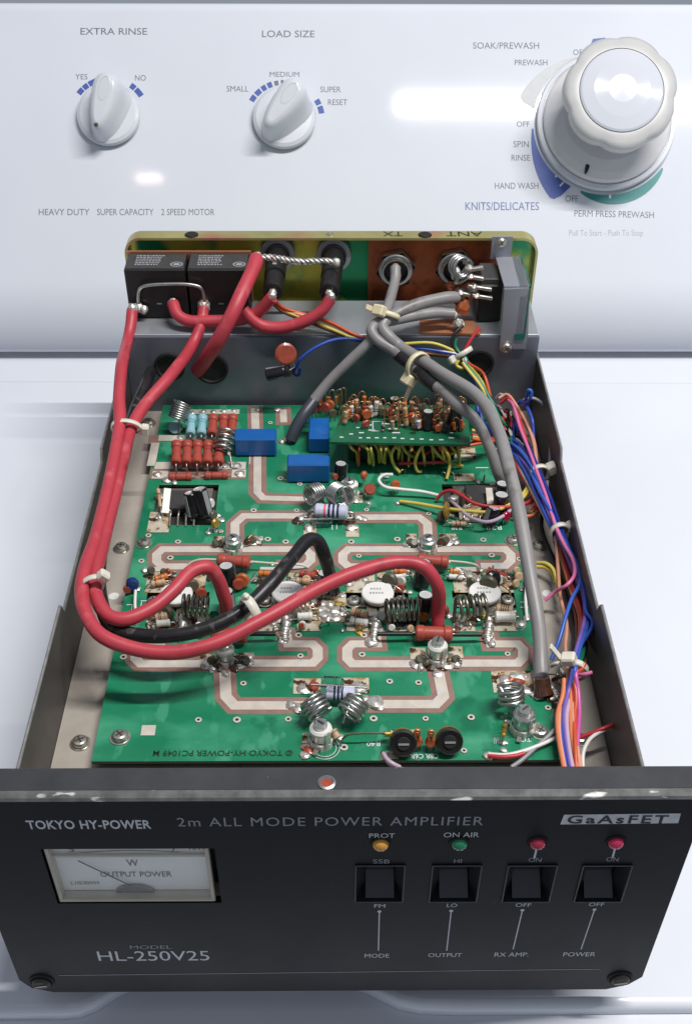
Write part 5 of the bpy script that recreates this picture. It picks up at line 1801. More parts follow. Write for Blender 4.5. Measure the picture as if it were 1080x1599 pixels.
silk('\u00a9 TOKYO HY-POWER PC1049 M', 240, 457, 1172, 1180.5, 'ink_dark')
silk('R40', 572, 593, 1159, 1166)
silk('C8R C6R', 640, 684, 1178, 1185)
silk('TC9', 806, 828, 1152, 1159)
silk('R41', 770, 778, 1152, 1162)
silk('R37', 324, 340, 825, 832)
silk('R28', 758, 782, 822, 828)
silk('R39', 704, 720, 822, 828)
for (x, y, w, h) in ((198, 944, 14, 1.2), (220, 938, 12, 1.2), (198, 956, 12, 1.2), (218, 962, 14, 1.2), (205, 945, 1.4, 14), (219, 940, 1.4, 20), (226, 946, 1.4, 14), (600, 706, 20, 1.3), (756, 700, 26, 1.3), (760, 712, 18, 1.3), (742, 730, 20, 1.3), (770, 720, 1.4, 10), (390, 705, 1.2, 20), (518, 820, 1.2, 8), (525, 818, 1.2, 9), (400, 1172, 1, 1), (812, 940, 10, 1.2), (812, 948, 12, 1.2), (826, 935, 1.3, 16)):
    a = brect(x, y, x + w, y + h)
    mb = MB()
    mb.add([V((a[0], a[1], ZB + .00018)), V((a[2], a[1], ZB + .00018)), V((a[2], a[3], ZB + .00018)), V((a[0], a[3], ZB + .00018))], [(0, 1, 2, 3)], 'ink_white')
    put('silk_screen', mb, board)
for r_ in (0.0062, 0.0048):
    mb = MB()
    c = B(507, 1168, 0.0003)
    mb.tube([c + V((r_ * math.cos(a * 0.3), r_ * math.sin(a * 0.3), 0)) for a in range(21)], 0.0002, 'ink_white', 4, closed=True)
    put('silk_screen', mb, board)

# ================================================================ daughter board standing above the main board
ZD = 0.0745
dq = [PZ(515, 690, ZD), PZ(734, 694, ZD), PZ(729, 636, ZD), PZ(537, 638, ZD)]
mb = MB()
mb.quad_box([p - V((0, 0, 0.0014)) for p in dq], V((0, 0, 0.0014)), 'pcb_dark')
daughter = put('daughter_board', mb, amp, 'small green board crowded with upright parts, held above the main board')
mb = MB()
mb.box(((dq[0].x + dq[1].x) / 2 + 0.002, (dq[0].y + dq[2].y) / 2 + 0.004, (ZB + ZD) / 2 - 0.0022), (0.058, 0.022, 0.0130), 'plastic_black', 0.0008)
put('black_block', mb, daughter)  # black block put in the gap under the daughter board
for i in (2, 3):
    q = dq[i].lerp((dq[0] + dq[2]) / 2, 0.06)
    mb = MB()
    mb.tube([V((q.x, q.y, ZB)), V((q.x, q.y, ZD - 0.0012))], 0.0016, 'lead', 8)
    put('standoff', mb, daughter)


def D(x, y, h=0.0):
    return PZ(x, y, ZD + h)


def up_resistor(x, y, h, r, body, bands, lean=(0, 0)):
    """resistor standing on end with its hairpin lead"""
    c = D(x, y)
    M = frame(c + V((0, 0, 0.0015)), V((lean[0], lean[1], 1)))
    prof, ms = [(0, 0), (r * .8, 0), (r, h * 0.08), (r, h * 0.22)], [body] * 3
    t = 0.28
    for bm in bands:
        prof += [(r * 0.92, h * t), (r * 0.92, h * (t + 0.08))]
        ms += [body, bm]
        t += 0.16
    prof += [(r * 0.92, h * 0.78), (r, h * 0.82), (r, h * 0.94), (r * .7, h), (0, h)]
    ms += [body] * 5
    mb = MB()
    mb.lathe(prof, M, ms, 12)
    s = random.choice((-1, 1)) * 0.0030
    mb.tube(smooth_path([M @ V((0, 0, h)), M @ V((0, 0, h + 0.0015)), M @ V((s * .5, 0, h + 0.0026)), M @ V((s, 0, h + 0.001)), M @ V((s, 0, -0.0015))], 4), 0.00035, 'bare_copper_wire', 5)
    put('resistor', mb, daughter)


for (x, y, h, b, bd, ln) in ((538, 664, 0.007, 'tan_resistor', ['band_orange', 'band_brown'], (0.1, 0.15)), (542, 658, 0.006, 'band_orange', ['band_brown'], (0.1, 0.1)), (556, 645, 0.007, 'tan_resistor', ['band_brown', 'band_orange'], (0, 0.1)),
                             (578, 650, 0.008, 'tan_resistor', ['band_brown', 'band_brown'], (-0.1, 0)), (585, 652, 0.009, 'ceramic', ['band_brown', 'band_gold'], (0.1, 0)), (592, 650, 0.007, 'tan_resistor', ['band_orange'], (0, 0)),
                             (634, 668, 0.011, 'tan_resistor', ['band_orange', 'band_brown', 'band_orange'], (-0.12, 0.1)), (630, 660, 0.011, 'band_orange', ['band_brown', 'band_brown'], (0, 0.1)), (640, 652, 0.009, 'tan_resistor', ['band_brown', 'band_orange'], (0.05, 0)),
                             (680, 655, 0.009, 'tan_resistor', ['band_brown', 'band_brown', 'band_orange'], (0.1, 0.1)), (686, 648, 0.009, 'tan_resistor', ['band_brown', 'band_orange'], (-0.05, 0)), (676, 662, 0.007, 'band_orange', ['band_gold'], (0, 0)), (692, 662, 0.007, 'tan_resistor', ['band_orange', 'band_brown'], (0.1, 0)), (700, 652, 0.008, 'tan_resistor', ['band_brown'], (0, 0)),
                             (652, 672, 0.005, 'lavender', ['band_pink'], (0, 0)), (646, 668, 0.006, 'ceramic', ['band_brown'], (0, 0)), (500, 640, 0.006, 'tan_resistor', ['band_orange'], (0, 0)), (524, 640, 0.0075, 'tan_resistor', ['band_brown', 'band_orange'], (0, 0)), (660, 652, 0.007, 'tan_resistor', ['band_brown'], (0, 0.2))):
    if x < 530:
        continue
    up_resistor(x, y, h, 0.00135, b, bd, ln)
for (x, y, r, m, hh) in ((572, 646, 0.0030, 'orange_disc', 0.004), (565, 644, 0.0024, 'olive_disc', 0.004), (644, 652, 0.0030, 'orange_disc', 0.0045), (654, 660, 0.0022, 'orange_disc', 0.003), (669, 664, 0.0024, 'orange_disc', 0.003), (709, 662, 0.0024, 'orange_disc', 0.004), (606, 644, 0.0022, 'band_orange', 0.003), (598, 642, 0.0026, 'olive_disc', 0.004),
                         (696, 668, 0.0026, 'cap_black', 0.003), (556, 652, 0.0022, 'rust_disc', 0.003), (620, 646, 0.003, 'olive_disc', 0.004), (684, 668, 0.0022, 'orange_disc', 0.003), (570, 638, 0.0028, 'cap_black', 0.005)):
    disc_cap(D(x, y, hh), r, r * 0.5, (random.uniform(-0.6, 0.6), -0.9, 0.1), m, parent=daughter)
for k in range(22):
    up_resistor(random.uniform(545, 722), random.uniform(640, 662), random.uniform(0.005, 0.009), 0.0012, random.choice(('tan_resistor', 'tan_resistor', 'band_orange', 'ceramic', 'brown_resistor')), random.sample(['band_brown', 'band_orange', 'band_gold', 'band_navy'], 2), (random.uniform(-0.15, 0.15), random.uniform(-0.1, 0.15)))
electrolytic(667, 668, 0.0030, 0.0100, (0.0, 0.1), parent=daughter, z=ZD + 0.001, label='black capacitor upright among the daughter board parts')
for k in range(12):
    up_resistor(random.uniform(600, 724), random.uniform(660, 680), random.uniform(0.004, 0.007), 0.0011, random.choice(('tan_resistor', 'band_orange', 'ceramic', 'brown_resistor')), random.sample(['band_brown', 'band_orange', 'band_gold', 'band_navy'], 2), (random.uniform(-0.2, 0.2), random.uniform(-0.1, 0.2)))
for k in range(8):
    disc_cap(D(random.uniform(545, 722), random.uniform(648, 678), 0.003), random.uniform(0.0014, 0.0022), 0.0009, (random.uniform(-0.7, 0.7), -0.9, 0.1), random.choice(('orange_disc', 'rust_disc', 'olive_disc', 'cap_black')), parent=daughter)
electrolytic(710, 668, 0.0034, 0.0120, (0.0, 0.1), parent=daughter, z=ZD + 0.001)
electrolytic(615, 640, 0.0028, 0.0070, (0.0, 0.1), parent=daughter, z=ZD + 0.001)
for (x, y, w) in ((545, 678, 6), (560, 676, 8), (556, 668, 6), (575, 672, 10), (606, 670, 14), (612, 676, 12), (600, 662, 8), (560, 684, 5), (572, 684, 6), (585, 684, 6), (598, 684, 5), (612, 684, 6), (625, 685, 6), (640, 686, 6), (655, 686, 6), (530, 683, 6), (670, 687, 6), (685, 687, 7), (700, 684, 8), (702, 676, 5), (575, 664, 7), (552, 660, 6), (622, 664, 8)):
    a, b = D(x, y), D(x + w, y)
    mb = MB()
    mb.box(((a.x + b.x) / 2, a.y, ZD + 0.0001), (b.x - a.x, 0.0009, 0.0002), 'ink_white')
    put('silk_screen', mb, daughter)
mb = MB()
for (x0, y0, x1, y1) in ((582, 658, 599, 658.7), (580, 673, 598, 673.7), (581.5, 658, 582.3, 673), (597, 658, 597.8, 673)):
    a, b = D(x0, y1), D(x1, y0)
    mb.box(((a.x + b.x) / 2, (a.y + b.y) / 2, ZD + 0.0001), (max(0.0003, b.x - a.x), max(0.0005, b.y - a.y), 0.0002), 'ink_white')
put('silk_screen', mb, daughter)
# the parts bunched beyond the upright blue capacitor
for (x, y, m, r) in ((497, 634, 'orange_disc', 0.0026), (508, 636, 'rust_disc', 0.003), (514, 632, 'orange_disc', 0.003), (490, 640, 'rust_disc', 0.0022), (519, 645, 'olive_disc', 0.0024)):
    disc_cap(PZ(x, y, ZB + 0.012), r, r * 0.5, (random.uniform(-0.6, 0.6), -0.9, 0.2), m)
for (x, y) in ((490, 646), (500, 645), (513, 643), (524, 642), (530, 640)):
    c = B(x, y)
    mb = MB()
    mb.tube(smooth_path([c, c + V((0, 0, 0.008)), c + V((0.001, 0, 0.014)), c + V((0.003, 0, 0.0145)), c + V((0.0035, 0, 0.008)), c + V((0.0035, 0, 0))], 4), 0.0005, random.choice(('bare_copper_wire', 'lead')), 5)
    mb.lathe([(0, 0.004), (0.0013, 0.0045), (0.0013, 0.0100), (0, 0.0105)], T(c), random.choice(('tan_resistor', 'band_orange')), 10)
    put('resistor', mb, board)


# ================================================================ cables and wires
def path(pts, n=8):
    """control points: (x, y, z) on a height, or (x, y, 'y', depth) on an upright plane"""
    P = [PY(p[0], p[1], p[3]) if len(p) == 4 else PZ(p[0], p[1], p[2]) for p in pts]
    return smooth_path(P, n)


def cable(name, pts, r, m, label=None, n=14, parent=None, seg=8):
    mb = MB()
    P = path(pts, seg)
    if r > 0.0028:                            # no cable is quite even: slight waver and swelling
        k0 = random.uniform(0, 9)
        P = [p + V((math.sin(i * 0.31 + k0), math.sin(i * 0.23 + 2 * k0), math.cos(i * 0.27 + k0))) * 0.00022 * min(1, i / 6, (len(P) - 1 - i) / 6) for i, p in enumerate(P)]
        r = [r * (1 + 0.022 * math.sin(i * 0.41 + k0) + 0.018 * math.sin(i * 0.17 + 3 * k0)) for i in range(len(P))]
    mb.tube(P, r, m, n)
    return put(name, mb, parent or amp, label)


RR = 0.0032
cable('power_cable', [(207, 484, 'y', 0.3715), (205, 500, 'y', 0.366), (200, 530, 'y', 0.354), (190, 575, 0.1020), (186, 620, 0.0980), (188, 655, 0.0950), (181, 700, 0.0930), (168, 770, 0.0910), (150, 840, 0.0900), (134, 885, 0.0900), (129, 925, 0.0895), (137, 965, 0.0880), (160, 994, 0.0860),
                      (205, 1012, 0.0835), (270, 1018, 0.0820), (340, 1004, 0.0830), (410, 968, 0.0860), (490, 922, 0.0885), (560, 893, 0.0900), (620, 878, 0.0905), (660, 884, 0.0890), (681, 912, 0.0800), (684, 950, 0.0640), (683, 975, 0.0560)], RR, 'red_pvc',
      'thick red cable sweeping across the board to the far trimmer')
cable('power_cable', [(318, 482, 'y', 0.3700), (314, 505, 'y', 0.362), (300, 540, 'y', 0.350), (265, 588, 0.0960), (228, 630, 0.0925), (206, 668, 0.0905), (192, 715, 0.0895), (178, 780, 0.0885), (160, 850, 0.0880), (150, 895, 0.0875), (153, 935, 0.0860), (170, 962, 0.0840), (196, 968, 0.0830), (232, 952, 0.0840), (272, 920, 0.0860), (302, 892, 0.0875),
                      (325, 886, 0.0865), (341, 904, 0.0790), (350, 932, 0.0680), (355, 958, 0.0570)], RR, 'red_pvc', 'thick red cable looping short over the near-left transistor')
cable('power_cable', [(401, 404, 'y', 0.3770), (393, 425, 'y', 0.366), (378, 458, 'y', 0.352), (360, 495, 'y', 0.341), (342, 530, 'y', 0.338), (325, 556, 'y', 0.343), (309, 578, 'y', 0.357)], 0.0041, 'red_pvc', 'fattest red cable diving into the grommet in the partition')
cable('power_cable', [(270, 474, 'y', 0.3720), (276, 489, 'y', 0.366), (295, 501, 'y', 0.363), (330, 502, 'y', 0.362), (370, 499, 'y', 0.362), (400, 489, 'y', 0.361), (425, 464, 'y', 0.3595)], 0.0034, 'red_pvc', 'short red cable from relay terminal to the nearer fuse holder')
cable('power_cable', [(516, 466, 'y', 0.3595), (503, 484, 'y', 0.357), (480, 500, 'y', 0.356), (445, 511, 'y', 0.356), (412, 509, 'y', 0.357), (392, 498, 'y', 0.358), (380, 484, 'y', 0.360)], 0.0034, 'red_pvc', 'short red cable curving to the farther fuse holder')
for (x, y, yy, r) in ((207, 482, 0.3712, 0.0030), (425, 462, 0.3590, 0.0024), (516, 463, 0.3590, 0.0026), (402, 402, 0.3772, 0.0030)):
    mb = MB()
    mb.lathe([(0, -r), (r * 0.8, -r * .6), (r, 0), (r * 0.7, r * .8), (0, r * 1.2)], frame(PY(x, y, yy), (0.1, -0.2, 1)), 'solder', 12, jag=0.25)
    put('solder_joint', mb, amp)
for (x, y, h) in ((683, 977, 0.004), (355, 960, 0.004)):
    mb = MB()
    p = B(x, y, h)
    mb.lathe([(0.0020, 0.0), (0.0034, 0.0010), (0.0033, 0.0040)], T((p.x, p.y, ZB)), 'bare_copper_wire', 14)
    put('cable_end', mb, amp)
BR = 0.0032
cable('ground_cable', [(236, 580, 'y', 0.352), (226, 605, 0.0880), (210, 645, 0.0850), (192, 720, 0.0820), (172, 800, 0.0800), (156, 880, 0.0790), (158, 940, 0.0780), (176, 978, 0.0775), (215, 992, 0.0775), (270, 993, 0.0790), (330, 978, 0.0815), (385, 948, 0.0845), (425, 910, 0.0875), (456, 870, 0.0895), (480, 844, 0.0900), (495, 845, 0.0880), (506, 868, 0.0800), (515, 895, 0.0690), (521, 925, 0.0570)], BR, 'black_pvc',
      'thick black cable peaking over the board middle')

# coax cables
CXR = 0.0033
cable('coax_cable', [(617, 418, 'y', 0.3880), (616, 440, 'y', 0.380), (609, 468, 'y', 0.366), (600, 492, 'y', 0.352), (591, 515, 'y', 0.344), (575, 535, 'y', 0.340), (545, 565, 'y', 0.337), (510, 600, 'y', 0.333), (483, 634, 'y', 0.327), (464, 664, 0.0620), (455, 686, 0.0550)], 0.0030, 'grey_pvc', 'grey coax cable bending down to the board behind the blue capacitors')
mb = MB()
mb.tube(path([(490, 626, 'y', 0.3290), (474, 648, 0.0665), (462, 668, 0.0610), (454, 687, 0.0550)]), 0.0035, 'dark_grey_pvc', 14)
put('cable_sleeve', mb, amp)
mb = MB()
mb.tube(path([(617, 416, 'y', 0.392), (617, 430, 'y', 0.384), (614, 448, 'y', 0.376)]), 0.0022, 'bare_laminate', 10)
put('braid_end', mb, amp)
cable('coax_cable', [(714, 464, 'y', 0.3700), (690, 466, 'y', 0.366), (655, 474, 'y', 0.360), (620, 489, 'y', 0.353), (603, 500, 'y', 0.347), (597, 511, 'y', 0.343), (606, 526, 'y', 0.339), (624, 540, 'y', 0.336), (650, 558, 0.1020), (680, 577, 0.1025), (706, 592, 0.1030), (735, 611, 0.1035), (759, 635, 0.1030), (777, 672, 0.1020), (790, 716, 0.0995), (802, 762, 0.0955), (813, 820, 0.0890), (826, 890, 0.0800), (838, 965, 0.0700), (843, 1020, 0.0620), (845, 1062, 0.0560)], CXR, 'grey_pvc',
      'long grey coax cable running down beside the harness to the front corner')
cable('coax_cable', [(708, 490, 'y', 0.3620), (680, 489, 'y', 0.360), (645, 493, 'y', 0.356), (612, 500, 'y', 0.350), (586, 506, 'y', 0.345), (580, 516, 'y', 0.341), (592, 533, 'y', 0.337), (615, 549, 'y', 0.334), (640, 568, 0.0980), (668, 594, 0.0970), (692, 612, 0.0955), (715, 633, 0.0930), (736, 650, 0.0890), (752, 672, 0.0830), (766, 705, 0.0740), (776, 735, 0.0640), (782, 750, 0.0570)], 0.0030, 'grey_pvc',
      'grey coax cable with black sleeve ending under the long one')
for seg_ in ([(622, 554, 'y', 0.3333), (631, 561, 0.0983), (640, 568, 0.0980)], [(652, 579, 0.0976), (668, 594, 0.0970), (680, 603, 0.0963)]):
    mb = MB()
    mb.tube(path(seg_), 0.0036, 'black_pvc', 14)
    put('cable_sleeve', mb, amp)
mb = MB()
p = PZ(845, 1066, ZB + 0.004)
mb.tube([PZ(845, 1058, ZB + 0.007), PZ(846, 1074, ZB + 0.003), B(848, 1086, 0.0005)], [0.0034, 0.0040, 0.0048], 'flux_brown', 14)
put('cable_end', mb, amp)


def tie(px, py, z, along, r, head=(1, 0), m='nylon', hs=1.0, w=0.0028, tail=0.008, sq=1.0, yy=None, label=None):
    """cable tie: flat band round the bundle, ratchet head and cut tail; head gives the side it sits on"""
    c = PZ(px, py, z) if yy is None else PY(px, py, yy)
    a = V(along).normalized()
    x = V((head[0], 0, head[1]))
    M = frame(c, a, x)
    mb = MB()
    n = 24
    vs = []
    for (rr, zz) in ((r, -w / 2), (r + 0.0010, -w / 2), (r + 0.0010, w / 2), (r, w / 2)):
        for k in range(n):
            t = 2 * math.pi * k / n
            vs.append(M @ V((rr * math.cos(t), rr * math.sin(t) * sq, zz)))
    fs = []
    for q in range(4):
        q2 = (q + 1) % 4
        for k in range(n):
            l = (k + 1) % n
            fs.append((q * n + k, q * n + l, q2 * n + l, q2 * n + k))
    mb.add(vs, fs, m, True)
    o = put('cable_tie', mb, amp, label)
    h = MB()
    h.box((r + 0.0022, 0.0, 0), (0.0042 * hs, 0.0052 * hs, 0.0046 * hs), m, 0.0008, M)
    if tail:
        h.box((r + 0.0040 + tail * 0.35, 0.0012, 0), (tail, 0.0011, w), m, 0.0002, M @ Matrix.Rotation(0.25, 4, 'Z'))
    put('tie_head', h, o)


def dirn(a, b):
    A = PZ(*a)
    return PZ(*b) - A


tie(198, 668, 0.0925, dirn((200, 640, 0.093), (190, 710, 0.091)), 0.0070, (1, -0.15), sq=0.60, tail=0, label='pale cable tie round the red cables near the rear')
tie(141, 917, 0.0885, dirn((144, 890, 0.0885), (143, 950, 0.087)), 0.0070, (1, 0.9), sq=0.60, tail=0, label='pale cable tie round the red cables at their front bend')
tie(393, 958, 0.0850, dirn((360, 978, 0.084), (430, 936, 0.087)), 0.0076, (-0.3, 1.0), sq=0.70, tail=0, hs=0.6, w=0.0042, label='translucent cable tie joining black and red cables over the board')
tie(604, 492, 0.1, (-0.25, -0.55, -0.75), 0.0062, (-0.2, 1.0), 'nylon_yellow', 1.3, tail=0.006, yy=0.351, label='yellowed cable tie where the grey coax cables gather')
tie(652, 571, 0.1000, dirn((630, 556, 0.100), (684, 592, 0.100)), 0.0068, (-0.8, -0.75), 'nylon_yellow', 1.4, tail=0.012, label='yellowed cable tie with big head on the coax pair')
tie(722, 552, 0.0890, (0.5, -0.45, -0.7), 0.0052, (-1.0, 0.3), 'nylon', 1.0, tail=0, label='white cable tie on the thin wires by the partition')
tie(842, 740, 0.0655, dirn((820, 705, 0.067), (850, 780, 0.067)), 0.0046, (1, 0.5), 'nylon', 1.2, tail=0, label='white cable tie on the harness nearest the rear')
tie(874, 831, 0.0645, dirn((852, 780, 0.067), (884, 860, 0.067)), 0.0044, (1, 0.5), 'nylon', 1.2, tail=0, label='white cable tie on the harness half way along the wall')
tie(894, 1046, 0.0640, dirn((905, 1020, 0.066), (893, 1080, 0.062)), 0.0058, (-0.35, 0.9), 'nylon', 1.2, tail=0.010, label='white cable tie gathering the harness near the front')

WR = 0.00096


def wire(m, pts, r=WR, label=None):
    return cable('wire', pts, r, 'pvc_' + m, label, 7, seg=5)


# thin wires over the shelf and in front of the partition
for m, pts in (('redorange', [(428, 470, 'y', 0.372), (445, 482, 'y', 0.364), (480, 492, 'y', 0.362), (515, 503, 'y', 0.358), (555, 523, 'y', 0.352), (600, 536, 'y', 0.350), (660, 545, 'y', 0.350), (715, 552, 'y', 0.348)]),
               ('yellow', [(428, 474, 'y', 0.371), (450, 488, 'y', 0.363), (490, 503, 'y', 0.360), (520, 515, 'y', 0.356), (560, 530, 'y', 0.351), (620, 537, 'y', 0.350), (675, 536, 'y', 0.349), (717, 552, 'y', 0.348)]),
               ('salmon', [(427, 472, 'y', 0.371), (455, 487, 'y', 0.363), (500, 500, 'y', 0.360), (540, 517, 'y', 0.355), (566, 530, 'y', 0.351), (630, 546, 'y', 0.350), (717, 556, 'y', 0.348)]),
               ('brown', [(425, 473, 'y', 0.371), (440, 486, 'y', 0.364), (480, 502, 'y', 0.360), (530, 522, 'y', 0.355), (560, 532, 'y', 0.351), (640, 550, 'y', 0.350), (716, 558, 'y', 0.348)]),
               ('royal', [(462, 574, 'y', 0.345), (470, 560, 'y', 0.344), (492, 543, 'y', 0.346), (525, 530, 'y', 0.350), (565, 531, 'y', 0.350), (620, 540, 'y', 0.350), (670, 546, 'y', 0.349), (716, 554, 'y', 0.347)]),
               ('white', [(540, 524, 'y', 0.353), (580, 532, 'y', 0.351), (640, 543, 'y', 0.350), (700, 550, 'y', 0.348), (718, 554, 'y', 0.347)]),
               ('red', [(748, 512, 'y', 0.355), (738, 525, 'y', 0.352), (729, 540, 'y', 0.349), (722, 553, 'y', 0.347)]), ('green', [(712, 528, 'y', 0.352), (710, 540, 'y', 0.350), (718, 553, 'y', 0.347)]),
               ('black', [(722, 508, 'y', 0.357), (709, 522, 'y', 0.353), (706, 538, 'y', 0.350), (716, 554, 'y', 0.347)])):
    wire(m, pts)
for i, (m, e) in enumerate((('yellow', (777, 648)), ('green', (782, 656)), ('royal', (748, 650)), ('white', (744, 626)), ('redorange', (770, 636)), ('black', (776, 638)), ('olive', (765, 640)), ('navy', (752, 655)), ('yellow', (772, 660)), ('green', (770, 640)))):
    k = (i % 5) * 2.2
    mid = (722 + (e[0] - 722) * 0.45 + k * 1.2, 553 + (e[1] - 553) * 0.48 - k)
    wire(m, [(719 + k * 0.6, 553, 'y', 0.347), (722 + k * 0.9, 566, 'y', 0.343), (mid[0], mid[1], 0.0800 - 0.0008 * i), (e[0], e[1], 0.0660), (e[0] + 14, e[1] + 16 + i, 0.0580), (e[0] + 26, e[1] + 24 + i * 2, 0.0545)])
wire('yellow', [(718, 560, 'y', 0.345), (712, 570, 'y', 0.343), (722, 575, 'y', 0.342), (730, 566, 'y', 0.344)])

# harness along the wall
H = [('blue', [(786, 690, 0.060), (800, 694, 0.064), (818, 712, 0.067), (834, 738, 0.0685), (850, 775, 0.067), (866, 815, 0.066), (874, 835, 0.066), (890, 862, 0.066), (904, 890, 0.066), (904, 912, 0.066), (892, 935, 0.066), (882, 965, 0.064), (872, 1000, 0.060), (860, 1030, 0.055)]),
     ('royal', [(788, 684, 0.058), (806, 690, 0.064), (826, 712, 0.067), (838, 738, 0.0685), (856, 775, 0.067), (870, 812, 0.066), (880, 840, 0.066), (898, 880, 0.066), (912, 930, 0.066), (914, 955, 0.067), (925, 972, 0.067), (908, 1005, 0.066), (896, 1030, 0.067), (892, 1050, 0.067), (884, 1080, 0.062), (877, 1110, 0.060), (876, 1150, 0.060), (883, 1198, 0.058)]),
     ('violet', [(790, 700, 0.056), (812, 716, 0.064), (832, 742, 0.067), (848, 780, 0.067), (866, 825, 0.066), (886, 870, 0.062), (908, 920, 0.062), (914, 950, 0.064), (908, 985, 0.066), (898, 1020, 0.067), (894, 1048, 0.068), (888, 1075, 0.063), (880, 1110, 0.061), (882, 1150, 0.060), (890, 1198, 0.058)]),
     ('navy', [(800, 650, 0.060), (812, 680, 0.066), (826, 700, 0.068), (839, 730, 0.069), (858, 775, 0.068), (872, 815, 0.067), (884, 845, 0.066), (902, 885, 0.060), (916, 925, 0.058), (918, 960, 0.060), (908, 1000, 0.063), (898, 1035, 0.065), (894, 1060, 0.064), (888, 1100, 0.058), (886, 1150, 0.057), (896, 1198, 0.056)]),
     ('pink', [(793, 625, 0.070), (800, 632, 0.072), (812, 670, 0.070), (826, 705, 0.069), (837, 735, 0.0695), (852, 775, 0.068), (868, 825, 0.068), (880, 850, 0.067), (894, 875, 0.067), (896, 898, 0.067), (884, 914, 0.066), (866, 924, 0.060), (850, 938, 0.056)]),
     ('red', [(780, 630, 0.066), (792, 622, 0.070), (804, 640, 0.071), (816, 672, 0.069), (826, 710, 0.067), (832, 742, 0.066), (842, 775, 0.064), (862, 822, 0.064), (878, 870, 0.058), (898, 930, 0.058), (908, 965, 0.062), (902, 1005, 0.065), (896, 1040, 0.066), (894, 1070, 0.064), (898, 1110, 0.061), (900, 1150, 0.060), (902, 1198, 0.058)]),
     ('salmon', [(778, 622, 0.068), (790, 616, 0.070), (806, 634, 0.070), (822, 662, 0.068), (832, 690, 0.067), (838, 730, 0.067), (846, 772, 0.063), (866, 835, 0.063), (870, 880, 0.058), (874, 930, 0.056), (884, 975, 0.057), (882, 1010, 0.058), (886, 1040, 0.062), (884, 1075, 0.061), (874, 1110, 0.060), (874, 1155, 0.060), (882, 1200, 0.058)]),
     ('orange', [(826, 795, 0.056), (844, 782, 0.060), (854, 800, 0.062), (868, 832, 0.063), (876, 870, 0.058), (890, 920, 0.056), (904, 960, 0.058), (904, 1000, 0.063), (898, 1035, 0.066), (892, 1075, 0.063), (890, 1110, 0.061), (893, 1155, 0.060), (902, 1200, 0.058)]),
     ('magenta', [(795, 690, 0.058), (818, 714, 0.065), (836, 745, 0.066), (852, 785, 0.066), (868, 828, 0.065), (888, 880, 0.057), (910, 930, 0.060), (912, 975, 0.064), (902, 1020, 0.066), (898, 1050, 0.068), (902, 1080, 0.064), (904, 1115, 0.061), (901, 1155, 0.060), (898, 1198, 0.058)]),
     ('green', [(850, 790, 0.056), (868, 840, 0.058), (882, 880, 0.055), (894, 930, 0.053), (902, 970, 0.055), (910, 1000, 0.058), (908, 1025, 0.062), (900, 1045, 0.065), (892, 1080, 0.058), (888, 1130, 0.056), (892, 1198, 0.055)]),
     ('black', [(800, 670, 0.058), (822, 690, 0.064), (832, 720, 0.063), (845, 790, 0.054), (846, 830, 0.052), (862, 870, 0.052), (880, 920, 0.051), (896, 975, 0.052), (914, 1005, 0.056), (904, 1040, 0.062), (894, 1090, 0.055), (890, 1198, 0.053)]),
     ('brown', [(844, 786, 0.056), (856, 810, 0.058), (862, 835, 0.058), (876, 880, 0.054), (892, 930, 0.053), (900, 975, 0.056), (900, 1015, 0.060), (896, 1045, 0.063)]),
     ('grey', [(816, 625, 0.074), (832, 622, 0.074), (848, 632, 0.072), (858, 655, 0.069), (859, 690, 0.066), (857, 730, 0.063), (853, 765, 0.061), (858, 800, 0.059), (870, 850, 0.056), (890, 910, 0.054), (906, 960, 0.055), (912, 1010, 0.056), (902, 1045, 0.060)]),
     ('royal', [(800, 640, 0.066), (812, 626, 0.072), (822, 636, 0.073), (830, 655, 0.072), (832, 672, 0.068), (834, 700, 0.062), (846, 750, 0.058)]),
     ('blue', [(814, 630, 0.070), (826, 625, 0.078), (829, 612, 0.083), (825, 609, 0.084), (821, 620, 0.078), (818, 636, 0.068)]),
     ('lilac', [(774, 622, 0.064), (780, 616, 0.067), (790, 622, 0.068), (800, 640, 0.066), (812, 668, 0.062), (828, 700, 0.058)]),
     ('salmon', [(800, 645, 0.064), (816, 660, 0.066), (830, 680, 0.067), (836, 705, 0.066), (838, 730, 0.062)]),
     ('blue', [(790, 694, 0.058), (806, 704, 0.063), (824, 730, 0.066), (842, 768, 0.068), (860, 800, 0.068), (870, 825, 0.067), (884, 852, 0.066), (896, 872, 0.062), (910, 910, 0.056), (918, 945, 0.060), (914, 985, 0.066), (904, 1015, 0.067), (897, 1045, 0.069), (892, 1070, 0.064)]),
     ('royal', [(788, 697, 0.056), (802, 710, 0.062), (820, 738, 0.064), (838, 775, 0.065), (856, 815, 0.065), (870, 840, 0.063), (890, 880, 0.057), (904, 925, 0.056)]),
     ('white', [(782, 692, 0.056), (800, 712, 0.060), (816, 740, 0.062), (834, 775, 0.062), (858, 822, 0.062)]),
     ('red', [(780, 702, 0.055), (798, 716, 0.060), (814, 742, 0.061), (830, 772, 0.060), (838, 790, 0.058), (834, 800, 0.055)]),
     ('orange', [(880, 1060, 0.064), (878, 1085, 0.062), (870, 1115, 0.060), (872, 1155, 0.060), (880, 1200, 0.058)]),
     ('lilac', [(893, 1060, 0.064), (891, 1085, 0.062), (884, 1115, 0.061), (886, 1155, 0.060), (893, 1200, 0.058)]),
     ('salmon', [(897, 1060, 0.064), (896, 1085, 0.062), (894, 1115, 0.061), (898, 1155, 0.060), (906, 1200, 0.058)]),
     ('redorange', [(896, 1062, 0.066), (899, 1090, 0.063), (896, 1120, 0.061), (897, 1155, 0.061), (899, 1200, 0.058)])]
for m, pts in H:
    wire(m, pts, WR * random.uniform(0.95, 1.15))
